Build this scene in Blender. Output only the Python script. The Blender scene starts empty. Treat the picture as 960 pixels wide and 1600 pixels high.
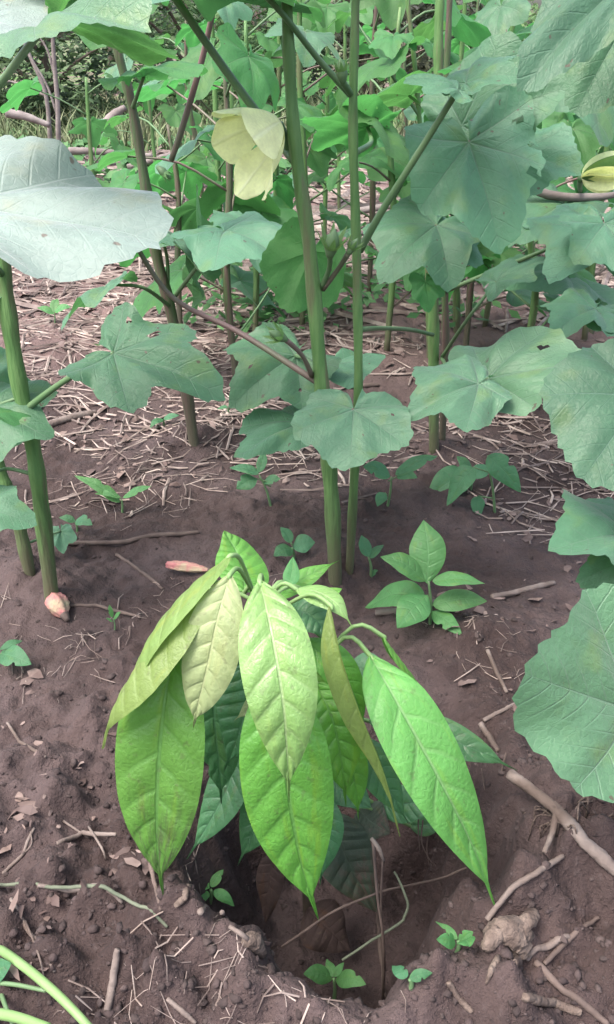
import bpy, math, random
import numpy as np
from mathutils import Vector, Matrix

# ------------------------------------------------------------------ camera, sky, sun, exposure
scene = bpy.context.scene
CAM_H, PITCH, FOC = 0.75, math.radians(28.1), 1386.0          # FOC in pixels of the 960x1600 photograph
cd = bpy.data.cameras.new("camera"); cam = bpy.data.objects.new("camera", cd)
scene.collection.objects.link(cam)
cam.location = (0, 0, CAM_H); cam.rotation_euler = (math.pi/2 - PITCH, 0, 0)
cd.sensor_fit = 'VERTICAL'; cd.angle = 2*math.atan(800/FOC); cd.clip_start = 0.02; cd.clip_end = 2000
scene.camera = cam

SUN_EL, SUN_AZ = math.radians(62), math.radians(-125)         # high, from behind the viewer's left
world = bpy.data.worlds.new("World"); scene.world = world; world.use_nodes = True
wn = world.node_tree; wn.nodes.clear()
sky = wn.nodes.new("ShaderNodeTexSky"); sky.sky_type = 'NISHITA'; sky.sun_disc = False
sky.sun_elevation = SUN_EL; sky.sun_rotation = SUN_AZ
sky.air_density = 1.0; sky.dust_density = 6.0; sky.ozone_density = 1.0
bg = wn.nodes.new("ShaderNodeBackground"); bg.inputs[1].default_value = 0.15
wo = wn.nodes.new("ShaderNodeOutputWorld")
hs = wn.nodes.new("ShaderNodeHueSaturation"); hs.inputs["Saturation"].default_value = 0.8   # an overcast sky is greyer
wn.links.new(sky.outputs[0], hs.inputs["Color"]); wn.links.new(hs.outputs[0], bg.inputs[0]); wn.links.new(bg.outputs[0], wo.inputs[0])
sl = bpy.data.lights.new("sun", 'SUN'); sl.energy = 0.7; sl.angle = math.radians(25); sl.color = (1, 0.98, 0.95)
sun = bpy.data.objects.new("sun", sl); scene.collection.objects.link(sun)
sd = Vector((math.sin(SUN_AZ)*math.cos(SUN_EL), math.cos(SUN_AZ)*math.cos(SUN_EL), math.sin(SUN_EL)))
sun.rotation_euler = sd.to_track_quat('Z', 'Y').to_euler(); sun.location = (0, 3, 6)
scene.view_settings.view_transform = 'Standard'; scene.view_settings.look = 'None'
scene.view_settings.exposure = 1.95; scene.view_settings.gamma = 1.0
scene.render.engine = 'CYCLES'
scene.cycles.max_bounces = 8; scene.cycles.transmission_bounces = 6; scene.cycles.use_denoising = True

# ------------------------------------------------------------------ helpers
C = scene.collection
rnd = random.Random(7)
cp, sp = math.cos(PITCH), math.sin(PITCH)

def ray(px, py):
    a = (px-480)/FOC; b = (800-py)/FOC
    return Vector((a, cp+b*sp, -sp+b*cp))
def at(px, py, Y):
    d = ray(px, py); return Vector((0, 0, CAM_H)) + d*(Y/d.y)

# ---- noise (numpy)
def _h(ix, iy, s):
    n = (ix.astype(np.int64)*374761393 + iy.astype(np.int64)*668265263 + s*982451653) & 0xffffffff
    n = ((n ^ (n >> 13))*1274126177) & 0xffffffff
    n = ((n ^ (n >> 16))*2246822519) & 0xffffffff
    return (n & 0xffffff)/float(0xffffff)
def vnoise(x, y, s=0):
    ix = np.floor(x); iy = np.floor(y); fx = x-ix; fy = y-iy
    fx = fx*fx*(3-2*fx); fy = fy*fy*(3-2*fy)
    a = _h(ix, iy, s); b = _h(ix+1, iy, s); c = _h(ix, iy+1, s); d = _h(ix+1, iy+1, s)
    return (a*(1-fx)+b*fx)*(1-fy)+(c*(1-fx)+d*fx)*fy
def fbm(x, y, s=0, o=4):
    t = 0; a = .5; n = 0
    for i in range(o):
        t = t+a*vnoise(x, y, s+i); n += a; a *= .5; x = x*2.03+5.1; y = y*2.03+1.7
    return t/n
def worley(x, y, s=0):
    ix = np.floor(x); iy = np.floor(y); best = np.full(np.shape(x), 9.0)
    for dx in (-1, 0, 1):
        for dy in (-1, 0, 1):
            cx = ix+dx; cy = iy+dy
            d = (cx+_h(cx, cy, s)-x)**2+(cy+_h(cx, cy, s+77)-y)**2
            best = np.minimum(best, d)
    return np.sqrt(best)
def sstep(a, b, x):
    t = np.clip((x-a)/(b-a), 0, 1); return t*t*(3-2*t)

HX, HY, RX, RY = 0.05, 0.685, 0.168, 0.195     # the planting hole
def flat(px, py):
    d = ray(px, py); t = CAM_H/-d.z; return d.x*t, d.y*t
FEET = [flat(*q) for q in ((525, 900), (546, 886), (80, 928), (48, 892), (305, 688), (685, 696))]
def height(x, y):
    x = np.asarray(x, float); y = np.asarray(y, float)
    near = 1-sstep(2.5, 5.0, y)
    h = (fbm(x*2.2, y*2.2, 3)-.5)*.07
    h = h+(fbm(x*.35, y*.35, 9)-.5)*.25*sstep(2.0, 7, y)
    r0 = np.hypot(x-HX, y-HY)
    # clods and crumbs
    loose = np.exp(-((r0-.30)/.20)**2)*(1.25-.7*sstep(.50, .85, y))
    wx = x+(vnoise(x*30, y*30, 5)-.5)*.02; wy = y+(vnoise(x*30+9, y*30, 6)-.5)*.02
    c1 = 1-np.clip(worley(wx*13, wy*13, 11), 0, 1)
    c2 = 1-np.clip(worley(wx*33, wy*33, 12), 0, 1)
    c3 = 1-np.clip(worley(x*80, y*80, 13), 0, 1)
    patch = sstep(.35, .65, fbm(x*5, y*5, 21))
    h = h+near*(c1*c1*(.010+.024*loose)*(.35+patch)+c2*c2*(.008+.013*loose)*(.3+patch)+c3*.0035)
    h = h+near*((fbm(x*45, y*45, 31)-.5)*.014+(.5-np.abs(fbm(x*16, y*16, 33, 5)-.5)*4)*.008*(.3+loose))
    # hole with its rim of dug earth
    ang = np.arctan2(y-HY, x-HX)
    e = np.hypot((x-HX)/RX, (y-HY)/RY)
    e = e+(fbm(np.cos(ang)*1.8+x*6, np.sin(ang)*1.8+y*6, 41)-.5)*.62
    hole = 1-sstep(.48, 1.04, e)**1.15
    front = .5+.5*np.clip((HY-y)/.2, -1, 1)
    rim = np.exp(-((e-1.20)/.17)**2)*(.016+.022*front)
    h = h+rim-hole*.19
    h = h+.022*sum(np.exp(-((x-bx)**2+(y-by)**2)/.0030) for bx, by in FEET)*(.6+.8*vnoise(x*45, y*45, 71))
    # a rounded hump behind the hole, and the raised bank on its right
    h = h+.035*np.exp(-(((x-.20)/.12)**2+((y-.98)/.10)**2))
    h = h+.07*np.exp(-(((x-.38)/.13)**2+((y-.66)/.13)**2))
    return h
def axis_lines():
    ys = [-4.0, -2, -1, -.4, 0, .2, .3, .36, .40]
    y = .42
    while y < 1.35: ys.append(y); y += .0048
    st = .005
    while y < 400: ys.append(y); y += st; st = min(st*1.028, y*.25)
    xs = list(np.arange(-.56, .561, .0048)); x = .565; st = .006; pos = []
    while x < 400: pos.append(x); x += st; st = min(st*1.07, x*.35)
    xs = [-v for v in pos[::-1]]+xs+pos
    return np.array(xs), np.array(ys)
gx, gy = axis_lines()
XX, YY = np.meshgrid(gx, gy); ZZ = height(XX, YY)
nx, ny = len(gx), len(gy)
def hgrid(x, y):                                 # height of the ground sheet itself, read from its grid
    x = np.asarray(x, float); y = np.asarray(y, float)
    i = np.clip(np.searchsorted(gx, x)-1, 0, nx-2); j = np.clip(np.searchsorted(gy, y)-1, 0, ny-2)
    fx = np.clip((x-gx[i])/(gx[i+1]-gx[i]), 0, 1); fy = np.clip((y-gy[j])/(gy[j+1]-gy[j]), 0, 1)
    return (ZZ[j, i]*(1-fx)+ZZ[j, i+1]*fx)*(1-fy)+(ZZ[j+1, i]*(1-fx)+ZZ[j+1, i+1]*fx)*fy
def hz(x, y): return float(hgrid(x, y))
def G(px, py, up=0.0):
    d = ray(px, py); z = 0.0; p = None
    for _ in range(8):
        t = (CAM_H-z)/max(-d.z, 1e-3); p = Vector((0, 0, CAM_H))+d*t; z = .5*z+.5*hz(p.x, p.y)
    p.z = hz(p.x, p.y)+up; return p

# ---- nodes
class NT:
    def __init__(s, name):
        s.mat = bpy.data.materials.new(name); s.mat.use_nodes = True
        s.t = s.mat.node_tree; s.t.nodes.clear()
        s.out = s.t.nodes.new("ShaderNodeOutputMaterial")
    def set(s, sock, v):
        if isinstance(v, bpy.types.NodeSocket): s.t.links.new(v, sock)
        elif isinstance(v, (tuple, list)) and len(v) == 3 and sock.type == 'RGBA': sock.default_value = (*v, 1)
        else: sock.default_value = v
    def n(s, typ, ins={}, out=0, **props):
        nd = s.t.nodes.new("ShaderNode"+typ)
        for k, v in props.items(): setattr(nd, k, v)
        for k, v in ins.items(): s.set(nd.inputs[k], v)
        return nd.outputs[out]
    def m(s, op, a, b=0.0, c=0.0):
        return s.n("Math", {0: a, 1: b, 2: c}, operation=op)
    def ss(s, a, b, x):
        nd = s.t.nodes.new("ShaderNodeMapRange"); nd.interpolation_type = 'SMOOTHSTEP'
        s.set(nd.inputs[0], x); nd.inputs[1].default_value = a; nd.inputs[2].default_value = b
        return nd.outputs[0]
    def mix(s, f, a, b):
        nd = s.t.nodes.new("ShaderNodeMix"); nd.data_type = 'RGBA'
        s.set(nd.inputs[0], f); s.set(nd.inputs[6], a); s.set(nd.inputs[7], b); return nd.outputs[2]
    def noise(s, scale, detail=3, vec=None, out=0, rough=.5):
        ins = {"Scale": scale, "Detail": detail, "Roughness": rough}
        if vec is not None: ins["Vector"] = vec
        return s.n("TexNoise", ins, out=out)
    def obj(s): return s.n("TexCoord", out=3)
    def bump(s, h, strength, dist): return s.n("Bump", {"Height": h, "Strength": strength, "Distance": dist})

def leaf_mat(name, top, trans, vein, kind, rough=.42, spec=.5, tmix=.38, nsec=9, veinw=1.0, stain=None, stain_amt=0., hue=.02, val=.25, sheen=0.0, under=None, specks=False, yellow=.55):
    k = NT(name)
    uv = k.n("UVMap"); sep = k.t.nodes.new("ShaderNodeSeparateXYZ"); k.t.links.new(uv, sep.inputs[0])
    u, v = sep.outputs[0], sep.outputs[1]
    av = k.m('ABSOLUTE', v)
    if kind == 'pinnate':
        mid = k.m('SUBTRACT', 1.0, k.ss(.02, .02+.045*veinw, av))
        ph = k.m('ADD', k.m('ADD', k.m('MULTIPLY', k.m('SUBTRACT', u, k.m('MULTIPLY', k.m('POWER', av, 1.25), .115)), nsec), k.m('MULTIPLY', k.m('SIGN', v), .13)), k.m('MULTIPLY', k.m('SUBTRACT', k.noise(60, 2, k.obj()), .5), .22))
        tri = k.m('ABSOLUTE', k.m('SUBTRACT', k.m('FRACT', ph), .5))
        sec = k.m('MULTIPLY', k.m('SUBTRACT', 1.0, k.ss(.02, .13, tri)), k.m('SUBTRACT', 1.0, k.m('MULTIPLY', av, .75)))
        vn = k.m('MAXIMUM', mid, k.m('MULTIPLY', sec, .55))
    elif kind == 'palmate':
        vn = None
        for i, a in enumerate((0.0, .95, 1.85)):
            al = k.m('ADD', k.m('MULTIPLY', u, math.cos(a)), k.m('MULTIPLY', av, math.sin(a)))
            pe = k.m('ABSOLUTE', k.m('SUBTRACT', k.m('MULTIPLY', u, math.sin(a)), k.m('MULTIPLY', av, math.cos(a))))
            on = k.ss(-.01, .02, al)
            taper = k.m('MAXIMUM', k.m('SUBTRACT', 1.05, al), .1)
            ln = k.m('MULTIPLY', on, k.m('SUBTRACT', 1.0, k.ss(.3, 1.0, k.m('DIVIDE', pe, k.m('MULTIPLY', taper, .016*veinw)))))
            ph = k.m('MULTIPLY', k.m('SUBTRACT', al, k.m('MULTIPLY', pe, .9)), 6.0)
            tri = k.m('ABSOLUTE', k.m('SUBTRACT', k.m('FRACT', ph), .5))
            near = k.m('SUBTRACT', 1.0, k.ss(.10, .34, pe))
            sc = k.m('MULTIPLY', k.m('MULTIPLY', k.m('SUBTRACT', 1.0, k.ss(.01, .07, tri)), near), k.m('MULTIPLY', on, .45))
            ln = k.m('MAXIMUM', ln, sc)
            vn = ln if vn is None else k.m('MAXIMUM', vn, ln)
    else:
        vn = k.m('SUBTRACT', 1.0, k.ss(.02, .12, av))
    ob = k.obj()
    if kind != 'petal':
        net = k.n("TexVoronoi", {"Vector": k.n("Mapping", {"Vector": uv, "Scale": (9, 9, 1) if kind == 'palmate' else (16, 3.2, 1)}), "Scale": 2.2}, feature='DISTANCE_TO_EDGE')
        netl = k.m('SUBTRACT', 1.0, k.ss(.0, .09, net))
        vn = k.m('MAXIMUM', vn, k.m('MULTIPLY', netl, .13))
    n1, n2 = (k.noise(3.5, 4, uv), k.noise(26, 3, uv)) if kind == 'palmate' else (k.noise(35, 4, ob), k.noise(260, 3, ob))
    rn = k.n("ObjectInfo", out=5)
    vary = k.m('ADD', k.m('MULTIPLY', k.m('SUBTRACT', n1, .5), .55), k.m('MULTIPLY', k.m('SUBTRACT', n2, .5), .25))
    value = k.m('ADD', k.m('ADD', 1.0-val*.5, k.m('MULTIPLY', rn, val)), vary)
    huev = k.m('ADD', .5-hue*.5, k.m('MULTIPLY', rn, hue))
    def tint(c):
        return k.n("HueSaturation", {"Color": c, "Hue": huev, "Value": value, "Saturation": 1.0, "Fac": 1.0})
    ylw = k.m('MULTIPLY', k.ss(.54, .70, k.noise(2.3, 4, k.n("VectorMath", {0: uv, 1: k.n("CombineXYZ", {0: k.m('MULTIPLY', rn, 31.0), 1: k.m('MULTIPLY', rn, 77.0)})}, operation='ADD'))), yellow)
    ctop = k.mix(k.m('MULTIPLY', vn, .6), k.mix(ylw, tint(top), (top[0]*1.55, top[1]*1.12, top[2]*.62)), vein)
    ctr = k.mix(k.m('MULTIPLY', vn, .35), tint(trans), tuple(x*.6 for x in trans))
    if stain is not None:
        sn = k.m('MULTIPLY', k.ss(.45, .62, k.noise(4.2, 6, uv, rough=.7)), k.m('MULTIPLY', k.ss(.35, .8, u), stain_amt))
        ctop = k.mix(sn, ctop, stain); ctr = k.mix(sn, ctr, tuple(x*.5 for x in stain))
    if under is not None:
        bf = k.n("NewGeometry", out=6)
        ctop = k.mix(bf, ctop, k.mix(k.m('MULTIPLY', vn, .5), tint(under), tuple(min(1, x*1.5) for x in under)))
        front = k.m('SUBTRACT', 1.0, bf); sheen = k.m('MULTIPLY', front, sheen); spec = k.m('ADD', .2, k.m('MULTIPLY', front, spec-.2))
    if kind == 'pinnate':
        sp_ = k.m('MULTIPLY', k.ss(.62, .68, k.noise(150, 3, ob)), .55)
        ctop = k.mix(sp_, ctop, k.mix(.6, ctop, (.09, .07, .05)))
    if specks:
        spk = k.m('MULTIPLY', k.ss(.70, .74, k.noise(9, 2, k.n("VectorMath", {0: uv, 1: k.n("CombineXYZ", {0: k.m('MULTIPLY', rn, 40.0), 1: k.m('MULTIPLY', rn, 17.0)})}, operation='ADD'))), .8)
        ctop = k.mix(spk, ctop, (.085, .055, .040)); ctr = k.mix(spk, ctr, (.05, .03, .02))
    hgt = k.m('ADD', k.m('MULTIPLY', vn, -.6), k.m('MULTIPLY', n2, .5))
    bp = k.bump(hgt, .5, .004)
    pr = k.t.nodes.new("ShaderNodeBsdfPrincipled")
    for a, b in (("Base Color", ctop), ("Roughness", k.m('ADD', rough-.06, k.m('MULTIPLY', n1, .14))), ("Specular IOR Level", spec), ("Normal", bp), ("Sheen Weight", sheen), ("Sheen Roughness", .45)): k.set(pr.inputs[a], b)
    tl = k.t.nodes.new("ShaderNodeBsdfTranslucent"); k.set(tl.inputs[0], ctr)
    mx = k.t.nodes.new("ShaderNodeMixShader"); mx.inputs[0].default_value = tmix
    k.t.links.new(pr.outputs[0], mx.inputs[1]); k.t.links.new(tl.outputs[0], mx.inputs[2]); k.t.links.new(mx.outputs[0], k.out.inputs[0])
    return k.mat

def plain_mat(name, c1, c2, scale=20, rough=.75, bump=.4, bdist=.003, detail=5, stretch=None, spec=.3, c3=None, subsurf=0, island=0.0, foot=None):
    k = NT(name); vec = k.obj()
    if stretch: vec = k.n("Mapping", {"Vector": vec, "Scale": stretch})
    n = k.noise(scale, detail, vec); f = k.ss(.32, .68, n)
    col = k.mix(f, c1, c2)
    if c3 is not None: col = k.mix(k.ss(.52, .64, k.noise(scale*.33, 4, vec)), col, c3)
    if foot:
        sz = k.t.nodes.new('ShaderNodeSeparateXYZ'); k.t.links.new(k.obj(), sz.inputs[0])
        col = k.mix(k.m('MULTIPLY', k.m('SUBTRACT', 1.0, k.ss(.0, .20, k.m('ADD', sz.outputs[2], k.m('MULTIPLY', k.m('SUBTRACT', n, .5), .25)))), .85), col, foot)
    if island:
        r = k.n("NewGeometry", out=8)
        col = k.n("HueSaturation", {"Color": col, "Value": k.m('ADD', 1-island*.6, k.m('MULTIPLY', r, island*1.3)), "Hue": k.m('ADD', .49, k.m('MULTIPLY', r, .02)), "Saturation": 1.0, "Fac": 1.0})
    pr = k.t.nodes.new("ShaderNodeBsdfPrincipled")
    k.set(pr.inputs["Base Color"], col); pr.inputs["Roughness"].default_value = rough; pr.inputs["Specular IOR Level"].default_value = spec
    k.set(pr.inputs["Normal"], k.bump(k.noise(scale*2.3, 4, vec), bump, bdist))
    k.t.links.new(pr.outputs[0], k.out.inputs[0]); return k.mat

M = {}
M['okra'] = leaf_mat('okra_leaf', (.076, .188, .106), (.08, .25, .075), (.13, .215, .15), 'palmate', rough=.48, spec=.45, tmix=.36, hue=.025, val=.35, sheen=.12, under=(.062, .170, .058), specks=True)
M['okra_pale'] = leaf_mat('okra_leaf_pale', (.084, .190, .100), (.09, .25, .10), (.15, .25, .17), 'palmate', rough=.44, spec=.55, tmix=.32, hue=.02, val=.15, sheen=.2, under=(0.07, 0.185, 0.068), specks=True)
M['okra_young'] = leaf_mat('okra_leaf_young', (.062, .185, .058), (.085, .29, .070), (.12, .22, .11), 'palmate', rough=.5, spec=.35, tmix=.46, hue=.03, val=.3, under=(.070, .190, .060), specks=True)
M['okra_mid'] = leaf_mat('okra_leaf_mid', (.054, .126, .074), (.07, .21, .08), (.10, .18, .13), 'palmate', rough=.48, spec=.4, tmix=.32, hue=.02, val=.12, sheen=.08, under=(.070, .185, .068), specks=True)
M['okra_bloom'] = leaf_mat('okra_leaf_glare', (.175, .235, .210), (.12, .27, .13), (.26, .33, .29), 'palmate', rough=.55, spec=.45, tmix=.25, hue=.01, val=.1, sheen=.5, under=(0.08, 0.19, 0.075), specks=True)  # lighter okra leaf: white sky glare painted into the base colour and sheen
M['cocoa'] = leaf_mat('cocoa_leaf_green', (.108, .275, .044), (.13, .36, .04), (.10, .235, .07), 'pinnate', rough=.42, spec=.5, tmix=.36, val=.10, under=(0.1, 0.2, 0.06))
M['cocoa_fresh'] = leaf_mat('cocoa_leaf_fresh', (.132, .335, .080), (.16, .42, .06), (.23, .37, .17), 'pinnate', rough=.44, spec=.45, tmix=.38, val=.08, under=(.10, .20, .07))
M['cocoa_stained'] = leaf_mat('cocoa_leaf_stained', (.104, .245, .046), (.12, .33, .04), (.10, .235, .07), 'pinnate', rough=.44, spec=.5, tmix=.36, val=.05, stain=(.065, .062, .045), stain_amt=.8)
M['cocoa_lime'] = leaf_mat('cocoa_leaf_lime', (.200, .35, .110), (.25, .42, .11), (.36, .46, .24), 'pinnate', rough=.34, spec=.6, tmix=.36, val=.08, yellow=.12)
M['cocoa_cream'] = leaf_mat('cocoa_leaf_cream', (.295, .35, .170), (.34, .39, .165), (.40, .44, .24), 'pinnate', rough=.45, spec=.4, tmix=.36, val=.05, yellow=.1)
M['cocoa_olive'] = leaf_mat('cocoa_leaf_olive', (.17, .26, .075), (.20, .31, .07), (.24, .32, .13), 'pinnate', rough=.45, spec=.4, tmix=.38, val=.12, under=(0.15, 0.21, 0.075))
M['cocoa_dark'] = leaf_mat('cocoa_leaf_dark', (.052, .150, .062), (.06, .22, .06), (.07, .16, .09), 'pinnate', rough=.40, spec=.55, tmix=.30, val=.3)
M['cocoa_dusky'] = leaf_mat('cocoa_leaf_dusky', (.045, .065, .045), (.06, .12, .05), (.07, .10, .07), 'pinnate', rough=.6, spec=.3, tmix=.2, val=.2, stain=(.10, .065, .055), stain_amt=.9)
M['weed'] = leaf_mat('weed_leaf', (.052, .165, .075), (.07, .25, .07), (.09, .22, .11), 'pinnate', rough=.45, spec=.45, tmix=.36, nsec=6, val=.25)
M['weed_bright'] = leaf_mat('weed_leaf_bright', (.075, .215, .070), (.09, .32, .07), (.12, .28, .11), 'pinnate', rough=.45, spec=.45, tmix=.38, nsec=6, val=.2)
M['dead_leaf'] = leaf_mat('dead_leaf_brown', (.042, .029, .027), (.04, .025, .02), (.055, .038, .034), 'pinnate', rough=.85, spec=.15, tmix=.2, nsec=7, val=.3)
M['twig_green'] = plain_mat('grey_green_twig', (.075, .090, .062), (.11, .125, .088), 40, .8, .7, .002)
M['petal'] = leaf_mat('petal_yellow', (.85, .88, .50), (.80, .84, .36), (.88, .90, .60), 'petal', rough=.6, spec=.2, tmix=.28, hue=.0, val=.04, yellow=0.0)
M['bract'] = leaf_mat('bract_green', (.12, .23, .085), (.14, .32, .08), (.15, .26, .11), 'petal', rough=.5, spec=.4, tmix=.35)
M['stem'] = plain_mat('okra_stem_green', (.070, .155, .048), (.110, .205, .070), 45, .55, .6, .003, stretch=(3, 3, .35), spec=.35, c3=(.105, .125, .060), foot=(.085, .078, .050))
M['stem_red'] = plain_mat('okra_stem_red', (.065, .105, .045), (.105, .070, .062), 40, .55, .6, .003, stretch=(3, 3, .3), spec=.35, c3=(.075, .12, .05), foot=(.075, .062, .048))
M['petiole'] = plain_mat('petiole_green', (.075, .150, .062), (.100, .165, .080), 14, .5, .2, .001, spec=.4)
M['petiole_red'] = plain_mat('petiole_red', (.145, .085, .085), (.10, .115, .07), 10, .5, .2, .001, spec=.4)
M['cocoa_stem'] = plain_mat('cocoa_stem', (.06, .048, .035), (.045, .036, .03), 40, .8, .6, .002)
M['cocoa_petiole'] = plain_mat('cocoa_petiole', (.14, .24, .085), (.17, .27, .11), 30, .5, .2, .001)
M['straw'] = plain_mat('straw', (.125, .094, .082), (.240, .195, .176), 25, .85, .5, .002, island=.8)
M['flake'] = plain_mat('leaf_litter_flake', (.085, .058, .052), (.150, .112, .102), 30, .9, .4, .002, island=.7)
M['stick'] = plain_mat('weathered_stick', (.110, .085, .075), (.178, .145, .130), 30, .85, .9, .004, c3=(.085, .062, .052))
M['stick_dark'] = plain_mat('dark_twig', (.065, .047, .041), (.115, .085, .074), 30, .85, .8, .003)
M['root'] = plain_mat('pale_root', (.085, .062, .052), (.150, .115, .096), 70, .9, 1.0, .005, c3=(.060, .042, .036))
M['crumb'] = plain_mat('soil_crumb', (.034, .025, .024), (.058, .042, .041), 60, .95, .9, .004, island=.4)
M['withered'] = plain_mat('withered_flower', (.34, .125, .130), (.36, .20, .16), 90, .75, .8, .003, c3=(.33, .27, .18))
M['bark'] = plain_mat('bush_bark', (.09, .07, .055), (.15, .12, .10), 12, .9, .8, .01)
M['deadwood'] = plain_mat('dead_wood', (.120, .100, .095), (.225, .195, .185), 9, .85, .8, .008, c3=(.085, .068, .062))
M['grass'] = plain_mat('grass_blade', (.075, .120, .045), (.15, .16, .09), 3, .7, .1, .001, island=.6)
def crown_mat(name, a, b):
    k = NT(name); r = k.n("NewGeometry", out=8)
    n = k.ss(.35, .65, k.noise(1.6, 3, k.obj()))
    col = k.mix(k.m('MULTIPLY', k.m('ADD', r, n), .5), a, b)
    pr = k.t.nodes.new("ShaderNodeBsdfPrincipled"); k.set(pr.inputs["Base Color"], col)
    pr.inputs["Roughness"].default_value = .55; pr.inputs["Specular IOR Level"].default_value = .3
    tl = k.t.nodes.new("ShaderNodeBsdfTranslucent"); k.set(tl.inputs[0], col)
    mx = k.t.nodes.new("ShaderNodeMixShader"); mx.inputs[0].default_value = .3
    k.t.links.new(pr.outputs[0], mx.inputs[1]); k.t.links.new(tl.outputs[0], mx.inputs[2]); k.t.links.new(mx.outputs[0], k.out.inputs[0])
    return k.mat
M['crown_dark'] = crown_mat('crown_dark', (.040, .075, .034), (.095, .150, .066))
M['crown_olive'] = crown_mat('crown_olive', (.075, .088, .055), (.155, .165, .098))
M['crown_fresh'] = crown_mat('crown_fresh', (.055, .120, .044), (.125, .220, .08))
M['cover'] = crown_mat('ground_cover_leaf', (.045, .13, .045), (.10, .23, .075))

# soil
k = NT('soil'); ob = k.obj()
n1 = k.noise(3.2, 5, ob); n2 = k.noise(17, 6, ob, rough=.65); n3 = k.noise(110, 4, ob, rough=.7)
col = k.mix(k.ss(.38, .62, n1), (.035, .0230, .0215), (.071, .0510, .0500))
col = k.mix(k.m('MULTIPLY', k.ss(.5, .68, k.noise(7.5, 5, ob, rough=.6)), .6), col, (.066, .045, .041))
col = k.mix(k.m('MULTIPLY', k.ss(.45, .70, n2), .65), col, (.031, .0215, .0215))
col = k.mix(k.m('MULTIPLY', k.ss(.54, .72, n3), .55), col, (.074, .057, .056))
sepo = k.t.nodes.new("ShaderNodeSeparateXYZ"); k.t.links.new(ob, sepo.inputs[0])
far = k.m('MULTIPLY', k.ss(1.75, 2.7, sepo.outputs[1]), k.ss(.25, .5, k.noise(1.4, 4, ob)))
col = k.mix(k.m('MULTIPLY', far, .95), col, k.mix(n2, (.185, .122, .112), (.115, .080, .075)))          # dry, reddish crust further up the field
green = k.m('MULTIPLY', k.ss(7.0, 9.5, sepo.outputs[1]), k.ss(.35, .6, k.noise(.9, 4, ob)))
col = k.mix(green, col, (.07, .14, .035))
pr = k.t.nodes.new("ShaderNodeBsdfPrincipled"); k.set(pr.inputs["Base Color"], col)
pr.inputs["Roughness"].default_value = .92; pr.inputs["Specular IOR Level"].default_value = .25
b1 = k.bump(n3, .9, .006)
b2 = k.t.nodes.new("ShaderNodeBump"); b2.inputs["Strength"].default_value = .7; b2.inputs["Distance"].default_value = .015
k.set(b2.inputs["Height"], n2); k.t.links.new(b1, b2.inputs["Normal"])
k.t.links.new(b2.outputs[0], pr.inputs["Normal"]); k.t.links.new(pr.outputs[0], k.out.inputs[0])
M['soil'] = k.mat

# ---- mesh helpers
def mesh_from(name, V, F, UV=None, smooth=True):
    me = bpy.data.meshes.new(name)
    me.from_pydata([tuple(v) for v in V], [], F); me.update()
    if UV is not None:
        lay = me.uv_layers.new(name="UVMap")
        idx = np.zeros(len(me.loops), dtype=np.int32); me.loops.foreach_get("vertex_index", idx)
        lay.data.foreach_set("uv", np.asarray(UV, dtype=np.float32)[idx].ravel())
    if smooth: me.polygons.foreach_set("use_smooth", np.ones(len(me.polygons), dtype=bool))
    return me
def link(name, me, mat, parent=None):
    o = bpy.data.objects.new(name, me); C.objects.link(o)
    if me is not None and mat is not None and not me.materials: me.materials.append(M[mat] if isinstance(mat, str) else mat)
    if parent is not None: o.parent = parent
    return o
def tag(o, label=None, cat=None, group=None, kind=None):
    for kx, vx in (("label", label), ("category", cat), ("group", group), ("kind", kind)):
        if vx: o[kx] = vx
    return o
def thing(name, loc, label, cat, group=None):
    o = bpy.data.objects.new(name, None); C.objects.link(o); o.location = loc; o.empty_display_size = .05
    return tag(o, label, cat, group)

def spline(P, n):
    P = [Vector(p) for p in P]
    if len(P) == 2: P = [P[0], P[0].lerp(P[1], .5), P[1]]
    E = [P[0]*2-P[1]]+P+[P[-1]*2-P[-2]]
    segs = len(P)-1; out = []
    for i in range(n+1):
        t = i/n*segs; k_ = min(int(t), segs-1); t -= k_
        a, b, c, d = E[k_:k_+4]
        out.append(.5*((2*b)+(c-a)*t+(2*a-5*b+4*c-d)*t*t+(3*b-a-3*c+d)*t**3))
    return out
def interp(R, n):
    xs = np.linspace(0, 1, len(R)); return [float(np.interp(i/n, xs, R)) for i in range(n+1)]

def tube(path, radii, org=(0, 0, 0), n=None, seg=8, wob=0., seed=0, nodes=None, flat=1.0):
    """tapered, capped tube along a smoothed path; radii interpolated; nodes = fractions where the stem swells"""
    n = n or max(6, 4*(len(path)-1))
    P = spline(path, n); R = interp(radii, n); r_ = random.Random(seed)
    org = Vector(org); V = []; F = []; U = None
    for i, p in enumerate(P):
        T = (P[min(i+1, n)]-P[max(i-1, 0)]).normalized()
        if U is None: U = T.orthogonal().normalized()
        U = (U-T*U.dot(T)).normalized(); W = T.cross(U)
        r = R[i]
        if nodes:
            for f in nodes: r *= 1+.22*math.exp(-((i/n-f)*n/1.2)**2)
        for j in range(seg):
            a = 2*math.pi*j/seg; q = r*(1+(r_.random()-.5)*2*wob)
            V.append(p+U*(math.cos(a)*q)+W*(math.sin(a)*q*flat)-org)
    for i in range(n):
        for j in range(seg):
            a = i*seg+j; b = i*seg+(j+1) % seg; F.append((a, b, b+seg, a+seg))
    F.append(tuple(range(seg))[::-1]); F.append(tuple(n*seg+j for j in range(seg)))
    return V, F

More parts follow.
